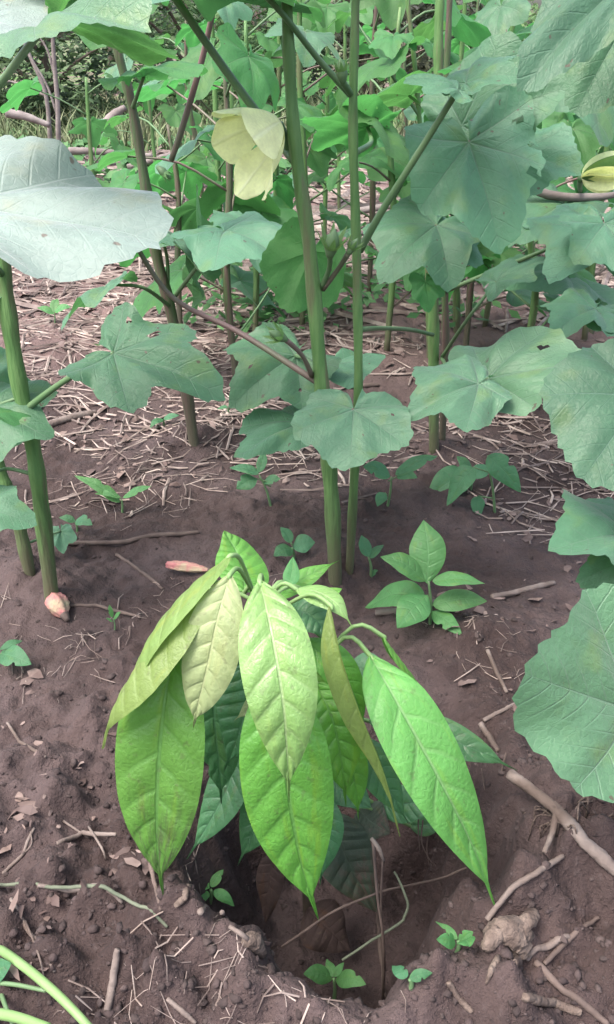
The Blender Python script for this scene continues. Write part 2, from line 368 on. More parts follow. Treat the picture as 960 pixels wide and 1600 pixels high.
def prof_cocoa(s):
    b = math.sin(math.pi*(s/.885)**.85)**.85 if s < .885 else 0
    return max(b, .115*((1-s)/.25)**.8 if s > .75 else 0, .0)
def prof_ovate(s): return max(math.sin(math.pi*s**.72), 0)**.85
def prof_lance(s): return max(math.sin(math.pi*s**.85), 0)**.95
def prof_strap(s): return (min(1, s*8))*(1-s)**.45
def blade(path, width, N, org, prof=prof_cocoa, nu=30, nv=8, quilt=0., nsec=9, fold=0., curl=0., wave=0., twist=0., seed=0, lop=0., notch=None):
    r_ = random.Random(seed); ph = r_.random()*9
    P = spline(path, nu); org = Vector(org); V = []; UV = []; F = []; Nn = Vector(N)
    for i, p in enumerate(P):
        s = i/nu
        T = (P[min(i+1, nu)]-P[max(i-1, 0)]).normalized()
        Nn = (Nn-T*Nn.dot(T)).normalized(); S = T.cross(Nn)
        if twist:
            q = Matrix.Rotation(twist*s, 3, T); n2 = q @ Nn; s2 = q @ S
        else: n2, s2 = Nn, S
        w = width*.5*max(prof(s), .004)
        for j in range(nv+1):
            v = -1+2*j/nv; av = abs(v)
            x = (s-.115*av**1.25)*nsec+(.13 if v > 0 else -.13)+.10*math.sin(s*11+ph*2+v)
            d = abs((x % 1)-.5)*2
            z = quilt*width*(1-(1-d)**2.2*1.0)*math.sin(math.pi*min(av*.98, 1))**.6 if quilt else 0
            z += fold*av*w-curl*v*v*w
            z += wave*width*av*av*math.sin(s*17+ph+(2 if v > 0 else 0))
            ww = w*(1+(lop if v > 0 else -lop))
            if notch and v*notch[2] > 0 and av > .3: ww *= 1-notch[1]*math.exp(-((s-notch[0])/.05)**2)
            V.append(p+s2*(v*ww)+n2*z-org); UV.append((s, v))
    for i in range(nu):
        for j in range(nv):
            a = i*(nv+1)+j; F.append((a, a+1, a+nv+2, a+nv+1))
    return V, F, UV
def blade_obj(name, parent, mat, *a, **kw):
    V, F, UV = blade(*a, **kw); return link(name, mesh_from(name, V, F, UV), mat, parent)

VE = (0.0, .95, 1.85)
def okra_leaf_mesh(seed, na=64, nr=8, lob=.66, droop=.25, wave=.05, fold=.10, holes=0, puff=.05, serr=.035):
    r_ = random.Random(seed)
    LA = [-1.85, -.95, 0, .95, 1.85]; LL = [.66*r_.uniform(.9, 1.12), .86*r_.uniform(.9, 1.1), 1.0, .86*r_.uniform(.9, 1.1), .66*r_.uniform(.9, 1.12)]
    amax = 2.86; V = []; UV = []; F = []; p1, p2, p3 = (r_.random()*6.28 for _ in range(3))
    nt = r_.choice((26, 30, 34))
    for i in range(nr+1):
        t = (i/nr)**.9
        for j in range(na+1):
            a = -amax+2*amax*j/na
            r = sum((L*math.exp(-((a-l)/lob)**2))**4 for L, l in zip(LL, LA))**.25
            r = max(r, .30)*(1+.05*math.sin(a*3+p1))
            rr = r*t
            if i >= nr-1:
                saw = ((a*nt/6.28+.13*math.sin(a*7+p2)) % 1)
                rr += (serr if i == nr else serr*.3)*(saw-.5)*r*1.6
            x = rr*math.cos(a); y = rr*math.sin(a)
            dv = min(abs(a-q) for q in LA)
            z = puff*min(1, dv/.42)**.8*math.sin(math.pi*min(t, .92))*.9
            al = rr*math.cos(dv); pe = rr*math.sin(dv)
            z += puff*.35*abs(math.sin((al-.9*pe)*6*math.pi))*min(1, pe*9)*t
            z += fold*abs(y)*.8-droop*rr*rr*(.6+.4*math.cos(a))
            z += wave*t*t*(math.sin(a*5+p2)+.6*math.sin(a*9+p3))
            z += .05*math.sin(x*4+p3)*math.sin(y*4+p1)*t
            V.append((x, y, z)); UV.append((x, y))
    hs_ = []
    for _ in range(holes):
        q = V[r_.randint(int(nr*.4), nr-2)*(na+1)+r_.randint(4, na-5)]; hs_.append((q[0], q[1], r_.choice((.022, .03, .05))))
    for i in range(nr):
        for j in range(na):
            b = i*(na+1)+j
            if hs_ and any(math.hypot(V[b][0]-h[0], V[b][1]-h[1]) < h[2]*(.8+.4*math.sin(j*1.7)) for h in hs_): continue
            F.append((b, b+na+1, b+na+2, b+1))
    return mesh_from('okra_leaf_blade', V, F, UV)

LEAF_CACHE = {}
def leaf_mesh(seed, hi, lob, droop, holes, mat):
    key = (seed, hi, lob, droop, holes, mat)
    if key not in LEAF_CACHE:
        me = okra_leaf_mesh(seed, *((100, 16) if hi else (56, 8)), lob=lob, droop=droop, holes=holes)
        me.materials.append(M[mat]); LEAF_CACHE[key] = me
    return LEAF_CACHE[key]

def place_leaf(parent, J, T, N, w=1.0, seed=1, hi=False, lob=.7, droop=.25, holes=0, mat='okra', name='leaf'):
    J = Vector(J); T = Vector(T); X = (T-J); L = X.length; X.normalize()
    N = Vector(N); Z = (N-X*N.dot(X)).normalized(); Y = Z.cross(X)
    o = link(name, leaf_mesh(seed, hi, lob, droop, holes, mat), None, parent)
    m = Matrix.Identity(4)
    for i in range(3):
        m[i][0] = X[i]*L; m[i][1] = Y[i]*L*w; m[i][2] = Z[i]*L; m[i][3] = J[i]-parent.location[i]
    o.matrix_local = m
    return o
def sub(child, part):
    child.parent = part; child.matrix_parent_inverse = part.matrix_basis.inverted()
def tube_obj(name, parent, mat, path, radii, **kw):
    V, F = tube(path, radii, org=parent.location if parent is not None else (0, 0, 0), **kw)
    return link(name, mesh_from(name, V, F), mat, parent)

# ------------------------------------------------------------------ ground: one sheet to the horizon
verts = np.stack([XX.ravel(), YY.ravel(), ZZ.ravel()], 1)
ii = (np.arange(ny-1)[:, None]*nx+np.arange(nx-1)[None, :]).ravel()
quads = np.stack([ii, ii+1, ii+nx+1, ii+nx], 1)
me = bpy.data.meshes.new('ground')
me.vertices.add(len(verts)); me.vertices.foreach_set('co', verts.ravel().astype(np.float32))
me.loops.add(quads.size); me.loops.foreach_set('vertex_index', quads.ravel().astype(np.int32))
me.polygons.add(len(quads)); me.polygons.foreach_set('loop_start', np.arange(0, quads.size, 4, dtype=np.int32))
me.update(calc_edges=True); me.validate()
me.polygons.foreach_set('use_smooth', np.ones(len(me.polygons), dtype=bool))
ground = link('ground', me, 'soil'); tag(ground, kind='structure')

# ------------------------------------------------------------------ field edge: bushes and trees
def bush(name, label, cat, loc, w, h, mat, seed, nclump=70, per=75, leaf=.07, trunk_r=.05, group='bushes along the field edge', lift=.0):
    r_ = random.Random(seed); t = thing(name, loc, label, cat, group)
    V = []; F = []
    cl = []
    for _ in range(nclump):
        a = r_.random()*6.283; u = r_.random()**.5; z = r_.random()
        rad = w*.5*u*(1-.45*abs(z-.45)*1.6)*r_.uniform(.75, 1.15)
        cl.append((math.cos(a)*rad, math.sin(a)*rad*.8, lift+(h-lift)*z*r_.uniform(.9, 1.08), r_.uniform(.10, .22)*w*.55))
    for cx, cy, cz, cr in cl:
        for _ in range(per):
            d = Vector((r_.gauss(0, 1), r_.gauss(0, 1), r_.gauss(0, .75)))*cr*.5
            p = Vector((cx, cy, max(cz, .05)))+d
            if p.z < 0.02: continue
            n = Vector((r_.gauss(0, .6), r_.gauss(0, .6)-.2, 1)).normalized(); u_ = n.orthogonal().normalized()
            u_ = Matrix.Rotation(r_.random()*6.28, 3, n) @ u_; v_ = n.cross(u_); s = leaf*r_.uniform(.6, 1.35)
            b = len(V)
            V += [p-u_*s*.5, p-u_*s*.05+v_*s*.24-n*s*.05, p+u_*s*.6-n*s*.12, p-u_*s*.05-v_*s*.24-n*s*.05]
            F.append((b, b+1, b+2, b+3))
    link('crown', mesh_from('crown', V, F, smooth=False), mat, t)
    V, F = tube([(0, 0, -.05), (w*.02, 0, h*.3), (-w*.03, .02, h*.62)], [trunk_r, trunk_r*.75, trunk_r*.3], seg=7)
    for q in range(7):
        a = r_.random()*6.28; z0 = h*r_.uniform(.1, .5); e = Vector((math.cos(a)*w*.36, math.sin(a)*w*.3, z0+h*r_.uniform(.2, .4)))
        v2, f2 = tube([(0, 0, z0), (e.x*.45, e.y*.45, z0+(e.z-z0)*.6), e], [trunk_r*.45, trunk_r*.3, trunk_r*.1], seg=5)
        b = len(V); V += v2; F += [tuple(i+b for i in f) for f in f2]
    link('trunk', mesh_from('trunk', V, F), 'bark', t)
    return t
def gpos(px, Y):                                # ground point under pixel column px at distance Y
    y0 = 60; p = at(px, y0, Y); return Vector((p.x, Y, hz(p.x, Y)))
bush('bush', 'dense dark bush behind the bare dead branches at upper left', 'bush', gpos(60, 9.5), 2.6, 1.7, 'crown_dark', 101, 90, 90, .075)
bush('bush', 'mid green bush between bare branches and red okra stem', 'bush', gpos(300, 10.5), 2.6, 1.9, 'crown_fresh', 102, 80, 85, .08)
bush('bush', 'dark low bush behind the hanging yellow flower', 'bush', gpos(410, 12), 2.2, 1.6, 'crown_dark', 103, 70, 80, .085)
bush('tree', 'olive brown leafy tree between the two tall centre stems', 'tree', gpos(570, 12.5), 3.0, 3.6, 'crown_olive', 104, 85, 85, .10, .09, 'trees along the field edge', .1)
bush('tree', 'dusky tree under the white sky gap at upper right', 'tree', gpos(690, 14), 3.2, 1.5, 'crown_olive', 105, 80, 80, .11, .09, 'trees along the field edge', .1)
bush('bush', 'green bush behind the pale leaf at the top right corner', 'bush', gpos(880, 12), 3.2, 1.15, 'crown_fresh', 106, 90, 85, .085)
bush('bush', 'small bush at the far left edge of the field', 'bush', gpos(-130, 9), 2.4, 1.6, 'crown_dark', 107, 60, 80, .08)
bush('tree', 'taller dark tree rising over the bushes at upper left', 'tree', gpos(170, 15), 4.2, 4.0, 'crown_dark', 108, 100, 85, .12, .10, 'trees along the field edge', .4)
bush('bush', 'bush past the right end of the okra rows', 'bush', gpos(1080, 11), 2.6, 1.7, 'crown_dark', 109, 60, 80, .08)
# a far wood closes the view
r_ = random.Random(55); V = []; F = []
for i in range(150):
    cx = -30+60*i/149+r_.uniform(-.4, .4); cy = r_.uniform(24, 32); top = r_.uniform(1.3, 3.6)*(0.33 if 3 < cx < 9 else 1)
    for _ in range(90):
        p = Vector((cx+r_.gauss(0, .8), cy+r_.gauss(0, .8), max(.05, r_.random()**.8*top+r_.gauss(0, .2)))); s = r_.uniform(.12, .3)
        n = Vector((r_.gauss(0, .6), r_.gauss(0, .6)-.3, 1)).normalized(); u_ = Matrix.Rotation(r_.random()*6.28, 3, n) @ n.orthogonal().normalized(); v_ = n.cross(u_)
        b = len(V); V += [p-u_*s*.5, p+v_*s*.28, p+u_*s*.5, p-v_*s*.28]; F.append((b, b+1, b+2, b+3))
tag(link('distant_wood', mesh_from('distant_wood', V, F, smooth=False), 'crown_dark'), 'far dark wood closing the view beyond the field', 'wood', kind='stuff')

# ------------------------------------------------------------------ okra plants
def P3(q): return at(*q) if len(q) == 3 and q[2] is not None else G(q[0], q[1])
def okra(label, base, stem, radii, leaves, mat='stem', group=None, seg=10):
    """base = pixel of the foot; stem = pixels with the distance Y of the plant's own upright plane"""
    b = G(*base); t = thing('okra_plant', b, label, 'okra plant', group)
    Y = b.y
    path = [b-Vector((0, 0, .03))]+[at(q[0], q[1], q[2] if len(q) > 2 else Y) for q in stem]
    tube_obj('stem', t, mat, path, radii, n=40, seg=seg, wob=.03, nodes=[.12, .22, .33, .44, .55, .66, .77, .88], seed=int(base[0]))
    for L in leaves: add_leaf(t, Y, L)
    return t, Y
def add_leaf(t, Y, L):
    j = at(*L['j']); tip = at(*L['t'])
    o = place_leaf(t, j, tip, L.get('n', (0, -.4, .9)), L.get('w', 1.0), L.get('s', 1), L.get('hi', True), L.get('lob', .75), L.get('dr', .22), L.get('ho', 0), L.get('m', 'okra'))
    if 'p' in L:
        pts = [at(q[0], q[1], q[2] if len(q) > 2 else Y) for q in L['p']]+[j]
        r = L.get('r', .0045)*.75; pe = tube_obj('petiole', t, L.get('pm', 'petiole'), pts, [r*1.25, r, r*.85], n=14, seg=8); sub(pe, o)
    return o

def bracts(parent, c, axis, size, n=8, open_=.9, mat='bract', core=True):
    axis = Vector(axis).normalized(); u = axis.orthogonal().normalized(); w = axis.cross(u)
    V = []; F = []; UV = []
    for i in range(n):
        a = 6.283*i/n; d = u*math.cos(a)+w*math.sin(a)
        p0 = c; p1 = c+d*size*.35*open_+axis*size*.35; p2 = c+d*size*.75*open_+axis*size*.95
        v, f, q = blade([p0, p1, p2], size*.26, axis-d*.4, parent.location, prof_lance, 6, 2, fold=.3)
        b = len(V); V += v; UV += q; F += [tuple(k_+b for k_ in ff) for ff in f]
    o = link('calyx', mesh_from('calyx', V, F, UV), mat, parent)
    if core:
        v, f = tube([c-axis*size*.1, c+axis*size*.3, c+axis*size*.7, c+axis*size*1.0], [size*.12, size*.27, size*.2, size*.02], org=parent.location, seg=8, n=8)
        sub(link('bud', mesh_from('bud', v, f), 'petiole', parent), o)
    return o

# 1 the tall okra in the middle, with the open flower
main, YM = okra('tall okra with pale yellow flower, thickest stem behind the seedling', (525, 906),
    [(520, 800), (512, 700), (499, 560), (483, 380), (463, 240), (453, 110), (447, -40), (443, -220)],
    [0.0104, 0.0101, 0.0095, 0.0088, 0.0081, 0.0072, 0.0063, 0.0058, 0.0043],
    [dict(j=(553, 640, 1.08), t=(548, 728, 1.00), n=(.05, -.62, .78), w=1.12, s=3, lob=.85, dr=.2, p=[(514, 700), (528, 668, 1.12)], m='okra_pale', pm='petiole_red', ho=1),
     dict(j=(205, 372, 1.22), t=(110, 392, 1.12), n=(0, -.05, 1), w=.8, s=4, p=[(496, 597), (375, 520, 1.2), (270, 465, 1.22)], r=.0052, pm='petiole_red'),
     dict(j=(488, 392, 1.28), t=(446, 492, 1.24), n=(.15, .9, .35), w=.75, s=5, lob=.95, dr=.12, m='okra_young', p=[(486, 420), (490, 400, 1.24)]),
     dict(j=(462, 556, 1.34), t=(365, 608, 1.24), n=(0, -.5, .85), w=.85, s=6, ho=2, p=[(498, 585), (480, 562, 1.26)]),
     dict(j=(520, 570, 1.40), t=(560, 585, 1.30), n=(0, -.45, .9), w=.9, s=7, hi=False),
     dict(j=(472, 662, 1.26), t=(377, 690, 1.16), n=(0, -.25, .95), w=.62, s=8, p=[(508, 720), (492, 690, 1.2)], pm='petiole_red', r=.003),
     dict(j=(270, -8, 1.12), t=(180, -90, .9), n=(0, -.3, .95), s=9, hi=False, p=[(462, 252), (432, 215, 1.16), (360, 120, 1.14)], r=.0068),
     dict(j=(420, -90, 1.2), t=(560, -190, 1.1), n=(0, 0, 1), s=2, hi=False, p=[(447, -40)]),
    ])
# flower
fc = at(436, 194, 1.13); fax = Vector((-.70, -.52, -.46)).normalized()
tube_obj('peduncle', main, 'petiole', [at(470, 272, YM), at(462, 256, 1.15), fc], [.0055, .0048, .006], n=10)
flower = bracts(main, fc, fax, .018, 8, .9, 'bract', False)
fu = Vector((0, 0, 1))-fax*fax.z; fu.normalize(); fw = fax.cross(fu)
def petal(i, ang, ln, wid, flare, tongue):
    V = []; UV = []; F = []; nu, nv = 20, 14
    for a in range(nu+1):
        s = a/nu
        for b in range(nv+1):
            v = -1+2*b/nv
            half = wid*(.55+.45*s)*(1-max(0, (s-.62)/.38)**2*tongue)
            th = ang+v*half
            edge = 1-.16*v*v*s*s                                    # rounded petal end
            R = .005+.041*math.sin(min(s*1.62, 1.57))**.8*(1+.07*v)+flare*max(0, s-.7)*.06+.0012*math.sin(v*6+i*2)*s
            A = ln*s**1.2*edge
            V.append(fc+fax*A+(fu*math.cos(th)+fw*math.sin(th))*R-main.location); UV.append((s, v))
    for a in range(nu):
        for b in range(nv):
            c_ = a*(nv+1)+b; F.append((c_, c_+1, c_+nv+2, c_+nv+1))
    sub(link('petal', mesh_from('petal', V, F, UV), 'petal', main), flower)
for i in range(5): petal(i, 6.283*i/5+.15, (.064, .066, .078, .082, .064)[i], (.86, .84, .74, .72, .84)[i], (.3, .2, .5, .7, .3)[i], (.25, .3, .62, .68, .3)[i])
sub(tube_obj('stigma_column', main, 'petal', [fc, fc+fax*.02, fc+fax*.038], [.004, .003, .0045], n=8), flower)
# buds of the main plant
for (c0, c1, sz, ax) in (((488, 588), (446, 530), .026, (-.6, -.3, .4)), ((503, 450), (516, 398), .034, (.15, -.3, 1)), ((505, 452), (545, 395), .02, (.5, 0, .8))):
    a, b = at(*c0, YM), at(*c1, YM-.05)
    tube_obj('peduncle', main, 'petiole_red' if sz < .03 else 'petiole', [a, a.lerp(b, .5)+Vector((.004, 0, .004)), b], [.0036, .003, .0036], n=8, seg=7)
    bracts(main, b, ax, sz)

# 2 slimmer straight stem to its right
p2, Y2 = okra('slim straight okra stem just right of the thickest one', (546, 890),
    [(553, 760), (560, 620), (558, 420), (552, 200), (556, 0), (562, -140)], [0.0064, 0.0062, 0.0057, 0.0056, 0.0052, 0.0046, 0.0035],
    [dict(j=(380, -40, 1.05), t=(300, -120, .95), s=11, hi=False, p=[(548, 148), (500, 95, 1.15), (440, 20, 1.1)], r=.0045),
     dict(j=(575, 200, 1.5), t=(470, 168, 1.45), n=(0, .62, .7), w=.78, s=12, ho=2, m='okra_young', p=[(554, 240), (580, 222, 1.35)]),
     dict(j=(590, 195, 1.52), t=(628, 215, 1.36), n=(.3, .7, .6), w=.8, s=14, ho=2, m='okra_young'),
     dict(j=(600, -60, 1.2), t=(690, -130, 1.1), s=13, hi=False, p=[(556, 0)]),
    ])
a, b = at(549, 148, Y2), at(536, 128, Y2-.03); tube_obj('peduncle', p2, 'petiole', [a, b], [.004, .004], n=6); bracts(p2, b, (-.15, -.2, 1), .026, 8, .55)
tube_obj('side_shoot', p2, 'petiole', [at(677, 523, 1.5), at(640, 515, 1.45), at(590, 513, 1.35), at(559, 516, Y2)], [.0035, .0036, .004], n=12, seg=7)

# 3 left okra
p3, Y3_ = okra('okra at left edge, its stem rising from beside the pink fallen blossom', (80, 934),
    [(66, 800), (52, 700), (30, 600), (12, 480), (0, 380), (-18, 200), (-40, -60)], [0.0108, 0.0103, 0.0099, 0.0099, 0.0095, 0.0090, 0.0077, 0.0052],
    [dict(j=(178, 552, 1.02), t=(332, 588, .96), n=(-.1, -.40, .9), w=.78, s=21, lob=.70, dr=.16, ho=3, p=[(40, 640), (100, 596, 1.06)], r=.005),
     dict(j=(-70, 318, .80), t=(232, 352, .74), n=(.02, -.30, .95), w=.74, s=22, lob=1.15, dr=.12, m='okra_bloom', p=[(5, 430), (-50, 370, .95)], r=.005),  # okra_bloom: leaf with white sky glare painted into its colour
     dict(j=(-25, 640, 1.1), t=(75, 668, 1.05), n=(0, -.35, .93), w=.9, s=23, hi=False, p=[(34, 620)], r=.003),
     dict(j=(-30, 795, 1.0), t=(42, 805, .98), n=(0, -.5, .85), s=24, hi=False, p=[(58, 742), (0, 735, 1.1)], r=.0032),
     dict(j=(-20, 640, .98), t=(25, 652, .95), n=(0, .4, .9), s=25, hi=False, m='okra_young'),
     dict(j=(66, 45, .80), t=(190, -30, .72), n=(-.1, -.35, .92), w=.60, s=26, m='okra_pale', lob=1.0, p=[(-25, 170, 1.0), (0, 132, .9)], r=.0048),
     dict(j=(86, 30, .88), t=(262, 52, .82), n=(.05, .45, .88), w=.62, s=27, lob=1.1, dr=.1, m='okra_young'),
     dict(j=(-30, 30, .82), t=(48, 30, .78), n=(0, -.5, .85), w=.9, s=28, m='okra_bloom', lob=1.0),  # okra_bloom: leaf with white sky glare painted into its colour
    ])
okra('short second okra stem behind the left edge one', (48, 896), [(25, 800), (2, 740), (-30, 640), (-60, 480)], [0.0093, 0.0089, 0.0085, 0.0076, 0.0051],
    [dict(j=(-40, 600, 1.25), t=(20, 690, 1.2), n=(0, -.5, .8), s=31, hi=False), dict(j=(-90, 470, 1.2), t=(-30, 420, 1.1), s=32, hi=False), dict(j=(95, 830, 1.25), t=(98, 862, 1.22), n=(0, -.6, .8), s=33, hi=False, w=.8, p=[(40, 850)], r=.0025)])

# 4 reddish stem at the back left
p4, Y4 = okra('okra with dark red stem leaning left, behind the big pale leaf', (305, 692),
    [(290, 600), (268, 490), (243, 390), (226, 280), (207, 170), (188, 95), (172, 40)], [0.0108, 0.0104, 0.0100, 0.0092, 0.0084, 0.0076, 0.0068, 0.0048],
    [dict(j=(352, 362, 1.58), t=(470, 374, 1.45), n=(0, -.12, 1), w=.85, s=41, dr=.35, p=[(272, 465), (310, 415, 1.6)], r=.0045),
     dict(j=(255, 375, 1.62), t=(345, 402, 1.5), n=(0, .35, .9), w=.8, s=42, p=[(262, 460), (262, 410)]),
     dict(j=(180, 445, 1.6), t=(80, 490, 1.55), n=(0, .25, .95), w=.7, s=43, p=[(268, 480), (225, 450, 1.6)], m='okra'),
     dict(j=(225, 120, 1.6), t=(300, 78, 1.5), n=(0, -.1, 1), w=.7, s=44, m='okra_young', p=[(207, 170)]),
     dict(j=(300, 445, 1.7), t=(345, 300, 1.6), n=(.8, -.3, .5), w=.35, s=45, hi=False),
     dict(j=(170, 22, 1.6), t=(140, 50, 1.5), n=(0, .3, .9), s=46, m='okra_young', hi=False)], mat='stem_red')
tube_obj('side_shoot', p4, 'petiole_red', [at(268, 250, Y4), at(285, 200, Y4-.02), at(318, 85, Y4-.04), at(345, -40, Y4-.1)], [.005, .0055, .005, .004], n=12)
a, b = at(262, 268, Y4), at(248, 262, Y4); bracts(p4, b, (.6, -.2, -.5), .03, 8, .5)

# 5 stems at the back right
p5, Y5 = okra('green okra stem beside a red one, right of the centre pair', (680, 702),
    [(678, 560), (678, 430), (683, 300), (685, 160), (686, 40), (692, -80)], [0.0106, 0.0102, 0.0093, 0.0085, 0.0081, 0.0072, 0.0051],
    [dict(j=(733, 222, 1.22), t=(784, 374, 1.14), n=(.02, -.86, .45), w=.92, s=51, lob=.84, dr=.08, ho=3, p=[(684, 290), (705, 250, 1.35)], r=.004, pm='petiole_red'),
     dict(j=(722, 196, 1.30), t=(886, 128, 1.24), n=(-.10, -.80, .55), w=.85, s=52, lob=.9, dr=.1, ho=1),
     dict(j=(810, 240, 1.34), t=(905, 258, 1.28), n=(0, -.75, .6), w=.85, s=53, lob=.9, dr=.15, ho=2),
     dict(j=(716, 140, 1.12), t=(652, 92, 1.12), n=(.35, -.25, .9), w=.75, s=54, dr=.5, p=[(562, 392, 1.2), (600, 325, 1.18), (660, 230, 1.15)], r=.0058, pm='petiole'),
     dict(j=(728, 130, 1.14), t=(800, 62, 1.16), n=(-.4, -.3, .8), w=.8, s=55, dr=.3),
     dict(j=(682, 352, 1.42), t=(592, 415, 1.34), n=(0, -.40, .9), w=.95, s=56, dr=.3, p=[(680, 440), (690, 380, 1.5)]),
     dict(j=(690, 362, 1.42), t=(752, 400, 1.36), n=(.1, -.45, .9), w=.9, s=57, dr=.3),
     dict(j=(762, 592, 1.18), t=(936, 548, 1.12), n=(0, -.45, .9), w=.72, s=58, lob=.85, dr=.18, ho=1, m='okra_pale', p=[(690, 560), (715, 590, 1.3)], r=.004),
     dict(j=(748, 600, 1.12), t=(645, 622, 1.06), n=(0, -.45, .88), w=.70, s=59, lob=.85, dr=.25, m='okra_pale'),
     dict(j=(776, 440, 1.5), t=(850, 392, 1.5), n=(0, -.1, 1), w=.9, s=60, p=[(690, 560), (730, 500, 1.5)], r=.0042),
     dict(j=(800, 62, 1.5), t=(720, 95, 1.4), n=(0, .4, .9), s=61, m='okra_young', hi=False),
     dict(j=(665, 440, 1.35), t=(672, 485, 1.33), n=(0, -.8, .5), s=62, w=.8, hi=False, m='okra_young'),
    ])
okra('dark red okra stem touching the green one, right of centre', (692, 690), [(696, 560), (695, 430), (690, 280), (697, 140), (702, 20), (705, -60)], [0.0072, 0.0070, 0.0064, 0.0060, 0.0056, 0.0048, 0.0040],
    [dict(j=(640, 150, 1.9), t=(560, 130, 1.8), n=(0, .5, .85), s=63, m='okra_young', p=[(692, 190)], hi=False), dict(j=(940, 362, 1.5), t=(870, 410, 1.4), n=(0, -.35, .9), s=64, p=[(694, 456), (800, 412, 1.6), (880, 380, 1.55)], r=.005),
     dict(j=(945, 350, 1.45), t=(1010, 420, 1.35), n=(0, -.35, .9), s=65), dict(j=(720, -50, 1.5), t=(800, -80, 1.4), s=66, hi=False)], mat='stem_red')
okra('thin okra stem half hidden behind the red and green pair', (716, 520), [(713, 430), (712, 360), (716, 260)], [.0105, .010, .009, .006],
    [dict(j=(740, 280, 2.4), t=(800, 300, 2.3), s=67, hi=False), dict(j=(700, 270, 2.4), t=(640, 260, 2.3), s=68, hi=False, n=(0, .4, .9), m='okra_young')])
okra('slender okra stalk crossing the bush, left of the red stem', (672, 560), [(668, 420), (660, 250), (650, 120), (636, -10), (628, -90)], [.0062, .006, .0055, .005, .0045, .0035],
    [dict(j=(600, 100, 2.2), t=(530, 150, 2.1), n=(0, .35, .95), s=69, m='okra_young', hi=False, p=[(655, 180)]), dict(j=(650, -60, 2.0), t=(720, 20, 1.9), s=70, n=(0, .4, .9), m='okra_young', hi=False)])

# 6 okra at the right edge with the half open flower
p6, Y6 = okra('okra near right edge bearing a half opened white flower', (925, 520), [(918, 420), (912, 330), (905, 240), (915, 140), (940, 20), (950, -60)], [.012, .0115, .0105, .010, .009, .008, .006],
    [dict(j=(882, 318, 1.9), t=(800, 350, 1.75), n=(0, -.15, 1), w=.8, s=71, dr=.3, p=[(915, 350)]),
     dict(j=(905, 372, 1.8), t=(830, 330, 1.8), n=(0, .1, 1), w=.7, s=72, dr=.3),
     dict(j=(900, 90, 1.7), t=(960, 200, 1.55), n=(.2, -.7, .6), w=.8, s=73, p=[(912, 150)]),
     dict(j=(985, 140, 1.9), t=(925, 225, 1.8), n=(.3, .8, .5), w=.8, s=74, m='okra_young'),
     dict(j=(930, 482, 1.7), t=(870, 500, 1.6), n=(0, -.3, .95), w=.8, s=75), dict(j=(945, 488, 1.7), t=(1010, 500, 1.6), n=(0, -.3, .95), w=.9, s=76),
     dict(j=(905, 450, 2.2), t=(850, 425, 2.1), s=77, hi=False), dict(j=(880, 430, 2.0), t=(800, 400, 1.9), s=78, n=(0, -.2, 1), dr=.35)])
fc2 = at(908, 278, 1.62); tube_obj('peduncle', p6, 'petiole', [at(908, 300, Y6), at(906, 292, 1.8), fc2], [.006, .005, .006], n=8)
for q in range(5):
    a_ = 6.283*q/5; d = Vector((math.cos(a_)*.35, math.sin(a_)*.5, math.sin(a_+1)*.35))
    ax = Vector((.9, -.3, .25)).normalized()
    blade_obj('petal', p6, 'petal' if q % 5 else 'bract', [fc2, fc2+ax*.03+d*.02, fc2+ax*.06+d*.04, fc2+ax*.085+d*.035], .044, -d+ax*.1, p6.location, prof_ovate, 14, 6, curl=.5)
bracts(p6, fc2, (.9, -.3, .25), .025, 8, .8, 'bract', False)

# 7 near plant outside the right edge whose leaves reach in
p7, Y7 = okra('close okra whose large pale leaves reach in from the right edge', (1130, 1010), [(1115, 800), (1110, 560), (1090, 250), (1070, -60)], [.013, .0125, .0115, .010, .007],
    [dict(j=(1005, 618, .88), t=(908, 752, .80), n=(-.12, -.70, .70), w=.92, s=81, lob=.95, dr=.10, m='okra_mid', p=[(1110, 600), (1050, 590, .9)]),
     dict(j=(985, 840, .84), t=(894, 822, .78), n=(0, -.40, .9), w=.8, s=82, lob=.9, p=[(1110, 760)]),
     dict(j=(990, 870, .82), t=(912, 905, .80), n=(0, -.80, .6), w=.8, s=83, lob=.9),
     dict(j=(990, 1112, .62), t=(814, 1052, .585), n=(.05, -.72, .70), w=.86, s=84, lob=.98, dr=.06, m='okra_pale', p=[(1130, 950), (1060, 1040, .75)]),
     dict(j=(985, -40, .88), t=(826, 98, .80), n=(-.02, -.34, .92), w=.46, s=85, lob=1.0, dr=.15, m='okra_mid', p=[(1080, 60), (1040, 0, .9)]),
     dict(j=(975, 40, .98), t=(905, 160, .93), n=(.1, -.6, .8), w=.8, s=86, lob=.9, m='okra'),
    ])

